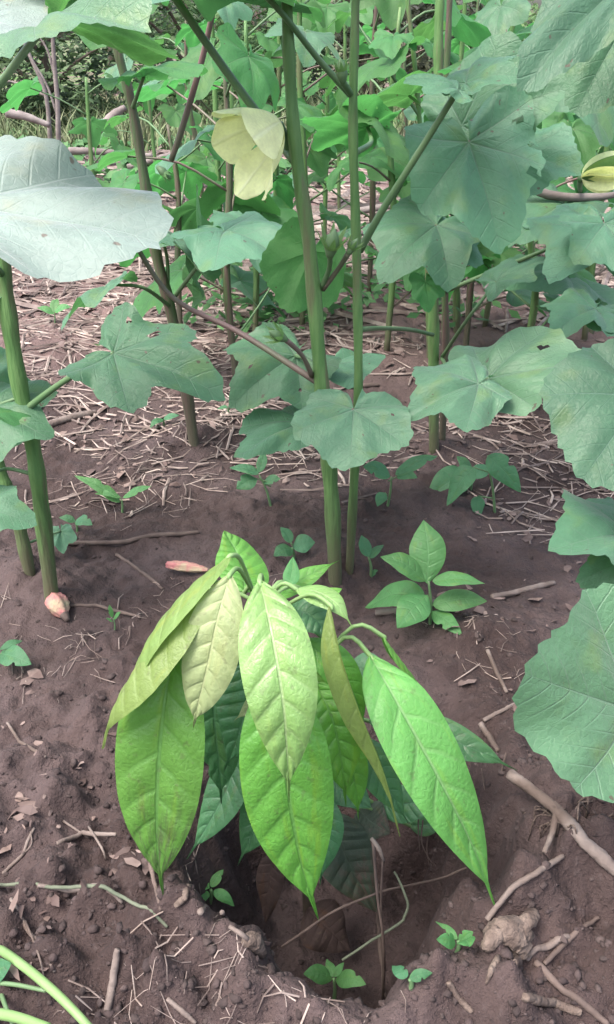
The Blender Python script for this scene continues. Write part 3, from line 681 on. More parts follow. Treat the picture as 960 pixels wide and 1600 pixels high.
# 8 rows further back
def far_okra(label, px, Y, h, seed, n=9, mat='stem', lsz=.135, lean=0.0):
    r_ = random.Random(seed); x = at(px, 60, Y).x; b = Vector((x, Y, hz(x, Y)))
    t = thing('okra_plant', b, label, 'okra plant', 'okra plants in the rows behind')
    top = b+Vector((lean, r_.uniform(-.04, .04), h))
    path = [b-Vector((0, 0, .03)), b.lerp(top, .35)+Vector((r_.uniform(-.02, .02), 0, 0)), b.lerp(top, .7)+Vector((r_.uniform(-.02, .02), 0, 0)), top]
    tube_obj('stem', t, mat, path, [.0088, .008, .0068, .004], n=16, seg=7, nodes=[.3, .5, .7, .85])
    P = spline(path, 40)
    for i in range(n):
        f = .14+.86*(i+r_.random()*.7)/n; p = P[min(40, int(f*40))]
        a = i*2.4+r_.random(); d = Vector((math.cos(a), math.sin(a), 0)); ln = r_.uniform(.10, .22)
        j = p+d*ln+Vector((0, 0, ln*r_.uniform(.3, .7))); s = lsz*r_.uniform(.75, 1.2)*(1.1-.3*f)
        tip = j+(d*math.cos(.5)+Vector((0, 0, -r_.uniform(.15, .75))))*s
        lf = place_leaf(t, j, tip, (r_.uniform(-.3, .3)+d.x*.2, r_.uniform(-.2, .35), 1), r_.uniform(.8, 1.05), r_.choice((201, 202, 203, 204, 205)), False, (.62, .7, .8)[i % 3], (.2, .35)[i % 2], 0, r_.choice(('okra', 'okra_young', 'okra_young')))
        sub(tube_obj('petiole', t, r_.choice(('petiole', 'petiole', 'petiole_red')), [p, p+d*ln*.5+Vector((0, 0, ln*.3)), j], [.0032, .0028, .0024], n=6, seg=5), lf)
    return t
FAR = [('back row okra seen below the yellow flower', 385, 2.45, .78, 301, 9), ('back row okra between the flower and red stem', 330, 2.9, .95, 302, 9),
       ('small okra standing left of the yellow flower', 295, 3.6, .80, 303, 8), ('leafy okra behind the top of the thickest stem', 430, 3.0, 1.05, 304, 11),
       ('okra behind the gap between the two centre stems', 510, 3.5, .95, 305, 10), ('okra behind the straight slim stem', 590, 2.9, .92, 306, 9),
       ('okra behind the red and green stem pair', 720, 3.1, 1.05, 307, 10), ('okra behind the large veined leaf at right', 800, 2.6, .95, 308, 10),
       ('okra behind the half opened white flower', 900, 3.2, 1.0, 309, 10), ('okra left of the red stem, beside the dead branches', 128, 3.4, .62, 310, 6),
       ('far okra under the dark tree at upper left', 230, 4.6, .95, 311, 9), ('far okra under the olive brown tree', 640, 4.8, .95, 312, 9),
       ('okra standing at the far right of the back row', 985, 2.4, 1.0, 314, 10),
       ('okra with low leaves behind the green and red stems', 770, 2.3, .62, 315, 7), ('short okra below the half opened white flower', 870, 2.1, .55, 316, 8)]
FAR += [('slim okra close behind the yellow flower, left of thickest stem', 350, 2.1, .70, 321, 8), ('okra with bright leaves above the straw at upper centre', 470, 2.5, .92, 322, 10),
        ('bright leafed okra right of the slim straight stem', 625, 2.3, .80, 323, 9),
        ('far okra half hidden behind the yellow flower', 365, 4.2, 1.0, 325, 10), ('far okra between thick and slim centre stems', 535, 4.4, .95, 326, 10),
        ('far okra beyond the large veined leaf', 745, 4.2, 1.0, 327, 10), ('far okra beyond the right edge flower', 850, 4.0, .95, 328, 10),
        ('okra low behind the dusky lobed leaf at left', 250, 2.5, .55, 330, 7)]
for L, px, Y, h, s, n in FAR: far_okra(L, px, Y, h, s, n, mat='stem_red' if s % 3 == 0 else 'stem')

# ------------------------------------------------------------------ cocoa seedling in the hole
cb = Vector((.005, .685, hz(.005, .685)))
co = thing('cocoa_seedling', cb, 'cocoa seedling with large drooping lime and green leaves in dug hole', 'seedling')
crown = at(410, 945, .66)
tube_obj('stem', co, 'cocoa_stem', [cb-Vector((0, 0, .03)), cb.lerp(crown, .4)+Vector((.008, .01, 0)), cb.lerp(crown, .8), crown], [.0075, .0065, .005, .0038], n=20, seg=9, wob=.04)
def cleaf(mat, pts, wpx, n, attach=None, quilt=.036, fold=.15, curl=.12, wave=.006, seed=0, prof=prof_cocoa, nsec=9, twist=0, nu=80, nv=18, notch=None, pet='cocoa_petiole', pr=.0019, name='leaf', parent=None, arch=.012):
    par = parent or co
    path = [at(*q) for q in pts]; mid = pts[len(pts)//2]; d = ray(mid[0], mid[1]); dep = mid[2]/d.y
    W = wpx/FOC*dep
    o = blade_obj(name, par, mat, path, W, n, par.location, prof, nu, nv, quilt=quilt, nsec=nsec, fold=fold, curl=curl, wave=wave, seed=seed, twist=twist, notch=notch)
    if attach is not None:
        a = at(*attach) if not isinstance(attach, Vector) else attach
        b = path[0]; m_ = a.lerp(b, .6)+Vector((0, 0, arch))
        pe = tube_obj('petiole', par, pet, [a, m_, b, b.lerp(path[1], .12)], [pr*.9, pr, pr*1.2, pr*.8], n=12, seg=7); sub(pe, o)
    return o
face = (0, -.80, .55)
cleaf('cocoa_stained', [(274, 1010, .600), (256, 1110, .575), (246, 1240, .560), (247, 1330, .555), (256, 1396, .553)], 142, (-.12, -.85, .5), (372, 990, .64), fold=.12, seed=1)
cleaf('cocoa', [(424, 1050, .585), (440, 1150, .560), (456, 1270, .545), (474, 1360, .540), (498, 1436, .538)], 142, (.05, -.85, .5), crown, fold=.10, seed=2)
cleaf('cocoa_lime', [(406, 908, .590), (424, 985, .545), (442, 1090, .515), (449, 1180, .508), (452, 1252, .508)], 118, (.05, -.78, .6), (415, 935, .655), quilt=.055, fold=.12, curl=.18, seed=3)
cleaf('cocoa_cream', [(360, 897, .600), (341, 965, .575), (325, 1040, .560), (310, 1100, .555), (303, 1136, .555)], 92, (-.12, -.85, .5), (395, 925, .65), fold=.08, seed=4, quilt=.042)
cleaf('cocoa_olive', [(362, 868, .625), (300, 915, .60), (240, 985, .585), (205, 1060, .575), (188, 1120, .57)], 92, (-.45, .30, .85), (398, 930, .66), fold=-.25, seed=5)
cleaf('cocoa_olive', [(326, 912, .605), (270, 970, .585), (215, 1040, .57), (178, 1105, .562), (162, 1170, .56)], 104, (-.55, .10, .82), (372, 960, .65), fold=-.35, seed=6, curl=.3)
cleaf('cocoa_fresh', [(578, 1024, .63), (622, 1100, .585), (688, 1220, .555), (742, 1330, .55), (774, 1420, .55)], 116, (.30, -.80, .52), (480, 1075, .66), fold=.10, quilt=.034, seed=7, arch=.035)
cleaf('cocoa_olive', [(516, 945, .62), (532, 1020, .59), (562, 1110, .57), (598, 1200, .565), (626, 1306, .565)], 66, (-.90, -.25, .35), (440, 950, .655), fold=.7, seed=8, wave=.01)
cleaf('cocoa', [(598, 994, .665), (622, 1025, .66), (655, 1070, .66), (690, 1130, .66)], 62, (.45, .35, .75), (480, 1060, .66), fold=-.2, seed=9, arch=.03)
cleaf('cocoa', [(382, 926, .68), (380, 895, .71), (368, 860, .735), (350, 830, .75)], 84, (.25, -.75, .6), crown, fold=.08, seed=10, prof=prof_ovate)
cleaf('cocoa_lime', [(462, 920, .65), (496, 925, .64), (528, 945, .625), (552, 982, .615)], 46, (.2, -.25, .9), crown, fold=-.1, seed=11, quilt=.02)
cleaf('cocoa', [(432, 938, .70), (462, 912, .72), (495, 893, .73), (530, 876, .74)], 34, (-.2, -.7, .65), crown, fold=.1, seed=12)
cleaf('weed_bright', [(452, 916, .70), (456, 895, .71), (458, 870, .72)], 26, (0, -.8, .5), crown, seed=13, prof=prof_ovate, nu=16, nv=6)
cleaf('cocoa', [(478, 925, .71), (505, 932, .71), (535, 920, .71)], 34, (0, -.5, .8), crown, seed=14, prof=prof_ovate, nu=20, nv=8)
cleaf('cocoa_dark', [(340, 1040, .64), (335, 1110, .625), (342, 1190, .615), (347, 1256, .61)], 92, (-.1, -.8, .55), crown, seed=15, notch=(.7, .4, 1), quilt=.045)
cleaf('cocoa_dark', [(392, 1030, .63), (386, 1090, .615), (372, 1150, .605), (350, 1206, .60)], 92, (-.25, -.8, .5), crown, seed=16, notch=(.6, .4, -1))
cleaf('cocoa_dark', [(375, 1160, .66), (360, 1220, .645), (330, 1280, .635), (293, 1342, .63)], 72, (-.5, -.65, .55), crown.lerp(cb, .3), seed=17)
cleaf('cocoa', [(494, 1068, .62), (518, 1120, .60), (534, 1190, .59), (540, 1258, .588)], 90, (.25, -.8, .5), crown, seed=18, fold=.2, quilt=.05)
cleaf('cocoa_dark', [(440, 960, .67), (470, 955, .655), (500, 975, .645), (515, 1012, .64)], 66, (.35, -.5, .75), crown, seed=19)
cleaf('cocoa_cream', [(410, 1092, .60), (395, 1102, .595), (366, 1126, .59)], 30, (-.3, -.7, .6), None, seed=20, nu=20, nv=8)
cleaf('cocoa_dark', [(310, 930, .665), (330, 960, .66), (325, 1005, .65), (305, 1050, .645)], 80, (-.5, -.6, .6), crown, seed=21)
cleaf('cocoa_dusky', [(520, 1270, .72), (532, 1320, .70), (556, 1370, .685), (588, 1424, .675)], 92, (.2, -.85, .45), crown.lerp(cb, .55), seed=22, prof=prof_ovate)
cleaf('cocoa_dusky', [(560, 1265, .73), (582, 1285, .72), (610, 1302, .71)], 66, (.1, -.8, .6), crown.lerp(cb, .5), seed=23, prof=prof_ovate, nu=24, nv=10)
cleaf('cocoa_dark', [(590, 1258, .74), (640, 1255, .72), (700, 1246, .71)], 58, (.1, -.7, .7), crown.lerp(cb, .45), seed=24, prof=prof_ovate)
cleaf('cocoa_dark', [(505, 1215, .70), (545, 1235, .69), (580, 1262, .68)], 56, (.1, -.7, .7), crown.lerp(cb, .45), seed=25, prof=prof_ovate, nu=24, nv=10)
cleaf('cocoa_dark', [(575, 1126, .72), (660, 1142, .70), (740, 1170, .685), (808, 1204, .675)], 64, (.1, -.55, .8), crown.lerp(cb, .3), seed=26)
cleaf('cocoa_dark', [(545, 1040, .70), (575, 1050, .69), (592, 1080, .685)], 60, (.2, -.6, .75), crown, seed=27, notch=(.5, .5, 1), nu=24, nv=10)
cleaf('cocoa_dark', [(640, 1290, .76), (670, 1288, .75), (705, 1280, .745)], 34, (.1, -.7, .7), crown.lerp(cb, .5), seed=28, nu=24, nv=10)

for q, (mt, pts, wp, nn) in enumerate((
    ('cocoa_dark', [(440, 1180, .66), (420, 1240, .65), (395, 1300, .64), (372, 1352, .635)], 74, (-.3, -.8, .5)),
    ('cocoa', [(470, 1040, .64), (500, 1090, .625), (512, 1150, .62), (516, 1215, .62)], 66, (.3, -.8, .5)),
    ('cocoa_dark', [(360, 1000, .66), (372, 1060, .645), (360, 1130, .635), (336, 1190, .63)], 80, (-.2, -.8, .5)),
    ('cocoa', [(470, 1000, .655), (520, 1035, .645), (556, 1090, .64), (570, 1150, .64)], 60, (.35, -.7, .6)),
    ('cocoa', [(500, 1140, .665), (540, 1180, .65), (556, 1230, .645), (560, 1280, .645)], 58, (.2, -.8, .5)),
    ('cocoa_dark', [(540, 1150, .68), (580, 1190, .665), (612, 1240, .66), (640, 1290, .655)], 62, (.3, -.7, .6)),
    ('cocoa_dark', [(480, 1230, .68), (500, 1280, .665), (505, 1330, .655), (500, 1385, .65)], 70, (0, -.85, .5)),
    ('cocoa_dark', [(300, 1010, .655), (262, 1060, .645), (232, 1120, .64), (205, 1185, .64)], 62, (-.5, -.6, .6)))):
    cleaf(mt, pts, wp, nn, crown.lerp(cb, .1+.08*q), seed=40+q, nu=48, nv=12)

# ------------------------------------------------------------------ weeds and small seedlings
def weed(label, base, tips, mat='weed', stem_top=None, name='weed_seedling', wr=.42, cat='weed', prof=prof_ovate, stem_r=.0022):
    """tips = list of (px, py, z above foot height at tip, joint px, joint py)"""
    b = G(*base); t = thing(name, b, label, cat, 'small weeds on bare soil'); Y = b.y
    st = at(*(stem_top or (base[0], base[1]-25)), Y)
    tube_obj('stem', t, 'petiole', [b-Vector((0, 0, .012)), b.lerp(st, .5)+Vector((.002, 0, 0)), st], [stem_r*1.2, stem_r, stem_r*.7], n=8, seg=6)
    for i, q in enumerate(tips):
        jx, jy, tx, ty = q[:4]; dy = q[4] if len(q) > 4 else -.02; ww = q[5] if len(q) > 5 else wr
        j = at(jx, jy, Y); e = at(tx, ty, Y+dy); L = (e-j).length
        mid = j.lerp(e, .5)+Vector((0, 0, L*.10))
        rw = random.Random(int(tx*13+ty)); e = e+Vector((rw.uniform(-1, 1), rw.uniform(-1, 1), rw.uniform(-1, .4)))*L*.08
        blade_obj('leaf', t, mat, [j, mid, e], L*ww*2*.55*rw.uniform(.82, 1.12), q[6] if len(q) > 6 else (0, -.45, .9), t.location, (prof, prof_lance)[rw.random() < .35], 22, 8, quilt=.02, nsec=6, fold=rw.uniform(0, .25), curl=.15, wave=.02, twist=rw.uniform(-.5, .5), seed=i, notch=(rw.uniform(.3, .7), .5, rw.choice((1, -1))) if rw.random() < .3 else None)
        if (j-st).length > .008: tube_obj('petiole', t, 'petiole', [at(base[0]+(jx-base[0])*.1, jy+(base[1]-jy)*.15, Y), j], [stem_r*.6, stem_r*.6], n=4, seg=5)
    return t
weed('bright green seedling with seven oval leaves right of the cocoa', (672, 975), [(668, 912, 668, 815, .05, .50, (0, -.85, .5)), (665, 908, 598, 868, .0, .42), (676, 908, 758, 914, -.01, .36), (668, 930, 622, 984, -.05, .55), (676, 945, 766, 942, .0, .36), (674, 955, 718, 992, -.04, .42), (664, 935, 570, 940, .05, .4), (668, 960, 640, 970, .02, .4)], 'weed_bright', (670, 908))
weed('small weed with lance leaf pair left of the thickest okra stem', (425, 790), [(405, 740, 362, 732, .0, .35), (402, 748, 368, 766, -.02, .6), (412, 755, 440, 748, .0, .5), (405, 738, 416, 706, .03, .4)], 'weed', (405, 742))
weed('small round leafed weed between cocoa top and okra stem', (458, 880), [(458, 858, 425, 868, -.02, .75), (458, 856, 492, 848, .0, .8), (455, 848, 440, 822, .02, .5)], 'weed', (457, 855))
weed('broad leafed weed just right of the slim okra stem', (605, 790), [(610, 745, 564, 728, .0, .45), (618, 742, 690, 714, .01, .36), (602, 770, 588, 792, -.02, .7), (620, 745, 655, 745, -.02, .4)], 'weed', (612, 745))
weed('weed with one upright oval leaf below the pale right leaves', (775, 800), [(762, 712, 812, 772, -.03, .50, (0, -.85, .5)), (748, 775, 745, 812, -.02, .5), (740, 730, 700, 785, -.02, .5)], 'weed', (762, 725))
weed('dusky lobed weed leaves lying under the pale right leaves', (735, 765), [(735, 745, 668, 775, -.03, .6), (738, 745, 770, 730, .02, .6), (735, 740, 715, 712, .02, .5)], 'weed', (737, 745))
weed('four leafed weed growing inside the hole at its left', (328, 1412), [(328, 1388, 286, 1372, .02, .42), (330, 1386, 350, 1360, .02, .42), (324, 1392, 314, 1412, -.015, .55), (334, 1392, 368, 1416, -.01, .45)], 'weed_bright', (329, 1390))
weed('three leafed weed on the front right edge of the hole', (712, 1490), [(715, 1468, 684, 1440, .02, .3), (718, 1472, 740, 1455, .0, .5), (712, 1474, 686, 1470, -.01, .45), (722, 1470, 735, 1476, -.02, .5)], 'weed_bright', (716, 1470))
weed('tiny pale sprout with rounded leaves on the front lip', (520, 1545), [(520, 1530, 476, 1520, -.01, .42), (525, 1532, 570, 1535, -.02, .40), (522, 1526, 510, 1500, .02, .5), (522, 1526, 538, 1505, .01, .5)], 'weed_bright', (522, 1528))
weed('weed with dark low leaves beside the tiny pale sprout', (640, 1545), [(640, 1530, 676, 1520, .0, .4), (636, 1528, 610, 1510, .02, .4)], 'weed', (640, 1530))
weed('small weed at left edge beside the fallen pink blossom', (8, 1040), [(0, 1015, 38, 1000, .02, .3), (0, 1022, 46, 1040, -.03, .45), (2, 1018, 40, 1020, .0, .3), (0, 1018, -30, 1010, 0, .4)], 'weed', (2, 1020))
weed('weed with narrow bright leaf among straw at middle left', (190, 800), [(192, 778, 240, 762, .0, .28), (190, 778, 150, 770, .0, .3), (188, 785, 120, 745, .02, .3)], 'weed_bright', (190, 780))
weed('weed sprig rising between okra base and bright seedling', (580, 900), [(578, 872, 600, 850, .02, .35), (576, 870, 562, 835, .02, .6), (585, 905, 600, 918, -.01, .6), (580, 900, 590, 890, 0, .6)], 'weed', (576, 870))
weed('pale weed leaf low left under the pale okra leaf', (120, 830), [(118, 815, 145, 818, -.02, .5), (118, 815, 92, 808, .0, .5)], 'weed', (118, 816))
weed('small sprig growing from a twig left of the cocoa', (178, 985), [(176, 965, 170, 945, .0, .3), (178, 968, 190, 955, .0, .3), (176, 972, 165, 965, .0, .3)], 'weed_bright', (177, 966), stem_r=.0012)
weed('low weed in the straw above the left okra petiole', (85, 505), [(85, 490, 60, 480, .0, .5), (86, 488, 112, 478, .0, .5), (85, 488, 88, 465, .05, .5)], 'weed_bright', (85, 488))
weed('low weed beside the bottom of the red okra stem', (255, 665), [(255, 655, 232, 668, -.03, .5), (256, 655, 280, 650, .0, .5)], 'weed', (255, 656))
weed('little weed leaf right of the red stem base', (356, 650), [(356, 636, 340, 640, .0, .5), (357, 636, 372, 628, .0, .5)], 'weed', (356, 637))
# stalks crossing the lower left corner
b = G(-60, 1500); t = thing('weed_stalk', b, 'hairy green weed stalks crossing the lower left corner', 'weed')
tube_obj('stem', t, 'cocoa_petiole', [b-Vector((0, 0, .02)), at(-40, 1465, .60), at(10, 1490, .52), at(80, 1545, .47), at(140, 1606, .44), at(180, 1660, .43)], [.004, .0042, .0042, .004, .0035, .003], n=24)
tube_obj('side_shoot', t, 'cocoa_petiole', [at(-40, 1580, .47), at(20, 1588, .45), at(75, 1606, .43)], [.005, .0045, .004], n=10)
tube_obj('side_shoot', t, 'petiole', [at(-30, 1535, .50), at(20, 1538, .49), at(72, 1548, .473)], [.0022, .002, .0018], n=10)
tube_obj('side_shoot', t, 'petiole', [at(0, 1545, .50), at(8, 1570, .47), at(20, 1600, .45)], [.0022, .002, .0018], n=10)
blade_obj('leaf', t, 'weed', [at(-30, 1530, .50), at(-5, 1515, .50), at(18, 1505, .50)], .022, (0, -.6, .7), t.location, prof_ovate, 14, 6)

# ------------------------------------------------------------------ fallen blossoms, sticks, roots
def blossom(label, a_px, b_px, r, lift=.012):
    a = G(*a_px, up=lift); b = G(*b_px, up=lift*.8); t = thing('fallen_blossom', Vector((a.x, a.y, hz(a.x, a.y))), label, 'blossom', 'withered okra blossoms on soil')
    ax = (b-a); L = ax.length; ax.normalize(); u = ax.orthogonal().normalized(); w = ax.cross(u); V = []; F = []; n = 14; sg = 20
    for i in range(n+1):
        s = i/n; rr = r*(math.sin(math.pi*min(1, s*.82+.14))**.8)*(1-.25*s)
        for j in range(sg):
            th = 6.283*j/sg+s*1.2; q = rr*(1+.20*math.sin(5*th+s*2)+.06*math.sin(11*th))
            V.append(a+ax*(L*s)+u*math.cos(th)*q+w*math.sin(th)*q-t.location)
    for i in range(n):
        for j in range(sg):
            c_ = i*sg+j; d_ = i*sg+(j+1) % sg; F.append((c_, d_, d_+sg, c_+sg))
    F.append(tuple(range(sg))[::-1]); F.append(tuple(n*sg+j for j in range(sg)))
    link('corolla', mesh_from('corolla', V, F), 'withered', t)
    tube_obj('calyx', t, 'stick_dark', [b-ax*.004, b+ax*.008], [r*.45, r*.2], n=5)
blossom('withered pink okra blossom on soil beside the left stem', (84, 942), (104, 972), .0165)
blossom('withered pink okra blossom lying behind the cocoa leaves', (262, 893), (330, 900), .0085)

def stick(label, pts, r, mat='stick', cat='stick', name='dry_stick', group='sticks and straws on soil', seg=9, wob=.07, side=(), up=None, raw=False):
    up = r*.75 if up is None else up
    if raw: P = [at(*p) for p in pts]
    else:
        P = []
        for i in range(len(pts)-1):
            for f in (0, .25, .5, .75)[:4]:
                a_, b_ = pts[i], pts[i+1]; l0, l1 = (a_[2] if len(a_) > 2 else 0), (b_[2] if len(b_) > 2 else 0)
                A3 = G(a_[0], a_[1], up=up+l0); B3 = G(b_[0], b_[1], up=up+l1); p_ = A3.lerp(B3, f); p_.z = max(p_.z, hz(p_.x, p_.y)+r*.2); P.append(p_)
        P.append(G(pts[-1][0], pts[-1][1], up=up+(pts[-1][2] if len(pts[-1]) > 2 else 0)))
        for i in range(1, len(P)-1): P[i].z = (P[i-1].z+P[i].z*2+P[i+1].z)/4     # a stiff stick rides over the bumps
    rk = random.Random(int(pts[0][0]*7+pts[0][1])); Q_ = []
    for i in range(len(P)-1):
        Q_ += [P[i], P[i].lerp(P[i+1], rk.uniform(.35, .65))+Vector((rk.uniform(-1, 1), rk.uniform(-1, 1), rk.uniform(-.2, .8)))*min(.0012, (P[i+1]-P[i]).length*.04)]
    P = Q_+[P[-1]]
    V, F = tube(P, [r*rk.uniform(.86, 1.08) for _ in range(6)]+[r*.75], org=P[0], seg=seg, n=max(16, 3*len(P)), wob=wob, seed=int(pts[0][0]))
    for s_ in side:
        Q = [G(p[0], p[1], up=up+(p[2] if len(p) > 2 else 0)) for p in s_]
        v2, f2 = tube(Q, [r*.55, r*.5, r*.35], org=P[0], seg=6, n=8, wob=wob); b_ = len(V); V += v2; F += [tuple(i+b_ for i in f) for f in f2]
    o = link(name, mesh_from(name, V, F), mat); o.location = P[0]
    return tag(o, label, cat, group)
stick('thick weathered stick jutting over the right side of the hole', [(792, 1254, .035), (860, 1288, .02), (910, 1330, .008), (975, 1378)], .0065, 'stick', side=[[(866, 1290, .02), (860, 1320, .012), (848, 1348, .0)]])
stick('pale split stick fragment at the lower right corner', [(820, 1562), (865, 1572), (908, 1586)], .004, 'root')
stick('dark twig slanting down the lower right corner', [(836, 1506), (880, 1552), (950, 1604)], .0035, 'stick_dark')
stick('long dark twig left of the lower right corner, tip raised', [(850, 1508), (890, 1470), (935, 1436)], .0024, 'stick_dark')
stick('straw across the dark twig right of the knobbly root', [(822, 1500), (852, 1484), (888, 1466)], .0032, 'stick')
stick('pale straw standing on end in the soil, lower left', [(168, 1582), (176, 1545), (186, 1498, .01)], .0034, 'stick')
stick('bent straw on soil at bottom centre left', [(262, 1562), (285, 1582), (306, 1600)], .0022, 'stick')
stick('pale curved straw below the knobbly root', [(700, 1536), (716, 1562), (738, 1584)], .0026, 'root')
stick('thick broken straw on soil right of the bright seedling', [(768, 938), (810, 928), (866, 914)], .0048, 'stick')
stick('straw lying behind the bright seedling', [(588, 964), (650, 958), (700, 944)], .0045, 'stick')
stick('bent pale straw right of the soil hump', [(762, 1018), (775, 1050), (792, 1084)], .0028, 'stick')
stick('short thick straw standing at the right wall of the hole', [(750, 1132), (764, 1155), (778, 1176)], .0036, 'stick')
stick('pale straw running right from the short thick one', [(756, 1128), (790, 1110), (822, 1096)], .0026, 'stick')
stick('thin curved twig on bare soil at middle left', [(12, 1130), (32, 1162), (72, 1184)], .0020, 'stick')
stick('long dark twig crossing soil left of cocoa top', [(92, 852), (200, 850), (312, 834)], .0042, 'stick_dark')
stick('dark twig running toward the cocoa from the left', [(182, 868), (215, 890), (255, 922)], .0026, 'stick_dark')
stick('thin twig on soil right of the left okra foot', [(110, 948), (150, 948), (220, 966)], .0026, 'stick_dark')
stick('forked straw pile left of the hole', [(90, 1320), (130, 1305), (182, 1306)], .0026, 'stick', side=[[(100, 1285), (122, 1300), (140, 1312)], [(140, 1300, .006), (160, 1330, .003), (166, 1345)]])
stick('thin forked straw at left edge above the corner stalks', [(5, 1366), (38, 1335), (54, 1295)], .0018, 'stick', side=[[(38, 1335), (50, 1320), (48, 1300)]])
stick('grey green twig lying along soil left of the hole', [(-20, 1383), (80, 1390), (160, 1388), (220, 1420), (262, 1450)], .0019, 'twig_green', name='fallen_twig', cat='twig')
stick('brown twig beside the grey green one left of the hole', [(60, 1385), (130, 1400), (192, 1412)], .0022, 'stick')
stick('crossed straws in soil at lower left', [(18, 1406), (45, 1460), (86, 1520)], .0020, 'stick', side=[[(40, 1440), (60, 1490), (70, 1530)]])
stick('bare brown stalk standing upright in the hole', [(604, 1536), (590, 1440, .0), (590, 1400, .02)], .0024, 'stick_dark')
stick('brown broken stalk lying between the tall okra stems', [(530, 606), (560, 606), (592, 604)], .006, 'stick_dark')
stick('pale cane among straw at left below the dusky leaf', [(75, 668), (115, 655), (150, 648)], .008, 'stick')
stick('twig leaning against the hole lip at its left', [(236, 1360, .01), (245, 1395), (252, 1425)], .0022, 'stick_dark')
stick('straw on the clod at the front left lip', [(276, 1422, .004), (290, 1412, .006), (300, 1408, .008)], .003, 'root')
stick('pale straw bridging the front lip of the hole', [(314, 1432, .004), (340, 1428, .006), (348, 1438, .008)], .003, 'stick')
stick('thin root stretched across the hole', [(440, 1480, .615), (520, 1425, .63), (600, 1392, .655), (690, 1372, .68), (760, 1345, .685), (830, 1338, .675)], .0014, 'stick_dark', name='dry_root', cat='root', raw=True)
stick('grey green runner dangling across the hole floor', [(535, 1500, .59), (580, 1470, .60), (628, 1440, .62), (638, 1415, .63), (628, 1385, .645), (616, 1362, .655)], .0014, 'twig_green', name='runner', cat='runner', raw=True)
stick('curved root along the right rim of the hole', [(760, 1445, .005), (800, 1395, .006), (835, 1372, .004), (880, 1340)], .0028, 'stick', name='dry_root', cat='root')
# upright snapped stalk in hole (folded top)
b = Vector((.085, .62, hz(.085, .62)))
t = thing('dead_stalk', b, 'folded dead brown stalk standing in front of the dark leaves', 'dead stalk')
tube_obj('stem', t, 'stick_dark', [b-Vector((0, 0, .01)), at(600, 1480, .60), at(590, 1400, .605), at(583, 1312, .61)], [.0017, .0016, .0014, .0015], n=16, seg=7, wob=.08)
tube_obj('folded_tip', t, 'stick', [at(581, 1310, .61), at(592, 1326, .60), at(600, 1345, .598)], [.0019, .0022, .0012], n=8, seg=7, wob=.1)
tube_obj('second_stem', t, 'stick_dark', [b+Vector((.002, .004, -.01)), at(596, 1420, .615), at(598, 1345, .615)], [.0013, .0012, .001], n=10, seg=6)
# fibrous roots hanging from the right bank
r_ = random.Random(12)
b = G(900, 1290); t = thing('root_tuft', b, 'tuft of pale thin roots hanging from the right bank', 'roots')
for i in range(16):
    x0 = r_.uniform(850, 960); y0 = r_.uniform(1250, 1310); x1 = x0+r_.uniform(-60, 60); y1 = y0+r_.uniform(-25, 45)
    tube_obj('root', t, 'root', [G(x0, y0, .001), G((x0+x1)/2+r_.uniform(-12, 12), (y0+y1)/2, r_.uniform(.006, .02)), G(x1, y1, .001)], [.0009, .0011, .0006], n=8, seg=5)
t = thing('root_fringe', G(740, 1330), 'thin roots dangling down the right wall of the hole', 'roots')
for i in range(18):
    x0 = r_.uniform(640, 800); y0 = 1235+r_.uniform(-60, 60); ln = r_.uniform(40, 120); Yq = r_.uniform(.70, .80)
    tube_obj('root', t, 'stick_dark', [at(x0, y0, Yq), at(x0+r_.uniform(-12, 12), y0+ln*.5, Yq-.01), at(x0+r_.uniform(-18, 18), y0+ln, Yq-.02)], [.0010, .0009, .0005], n=8, seg=5)
# knobbly root stump
b = G(795, 1488); t = thing('root_stump', b, 'pale knobbly dried root stump on the right rim', 'root stump')
def G3(x, y, u): return G(x, y, u)
V, F = tube([G3(762, 1468, .006), G3(785, 1470, .012), G3(805, 1478, .012), G3(812, 1500, .006)], [.007, .013, .015, .008], org=b, n=18, seg=16, wob=.16, seed=4)
for pts, rr in (([G3(798, 1478, .012), G3(818, 1458, .013), G3(832, 1442, .012)], [.010, .008, .0065]), ([G3(775, 1468, .008), G3(765, 1482, .008), G3(758, 1488, .006)], [.009, .0075, .005]), ([G3(800, 1490, .006), G3(806, 1505, .004), G3(802, 1516, .002)], [.009, .007, .003]), ([G3(778, 1500, .003), G3(766, 1522, .002), G3(760, 1538, .001)], [.0032, .0026, .0012])):
    v2, f2 = tube(pts, rr, org=b, n=10, seg=9, wob=.14, seed=9); q = len(V); V += v2; F += [tuple(i+q for i in f) for f in f2]
link('root_body', mesh_from('root_body', V, F), 'root', t)
b = G(398, 1486); t = thing('dried_root', b, 'small pale dried root lump on the front lip of the hole', 'dried root')
V, F = tube([G(384, 1478, .004), G(395, 1482, .010), G(412, 1496, .004)], [.004, .009, .004], org=b, n=12, seg=10, wob=.15); link('root_body', mesh_from('root_body', V, F), 'root', t)
tube_obj('root', t, 'stick', [G(360, 1462, .012), G(388, 1480, .01), G(440, 1510, .004), G(475, 1520, .003)], [.002, .0024, .0018], n=12, seg=6)
# dead leaves in the hole
def dead_leaf(label, pts, wpx, n, prof=prof_ovate):
    P0 = at(*pts[0]); t = thing('dead_leaf', Vector((P0.x, P0.y, hz(P0.x, P0.y))), label, 'dead leaf', 'dead brown leaves in the hole')
    cleaf('dead_leaf', pts, wpx, n, None, quilt=.03, nsec=7, curl=.35, seed=int(pts[0][0]), prof=prof, nu=26, nv=10, wave=.03, name='blade', parent=t)
dead_leaf('upright brown dead leaf inside the hole, left of centre', [(428, 1330, .66), (420, 1380, .65), (416, 1442, .645)], 46, (-.3, -.85, .3), prof_lance)
dead_leaf('broad dark brown dead leaf lying in the hole', [(480, 1420, .67), (512, 1450, .655), (545, 1485, .645)], 84, (0, -.35, .95))
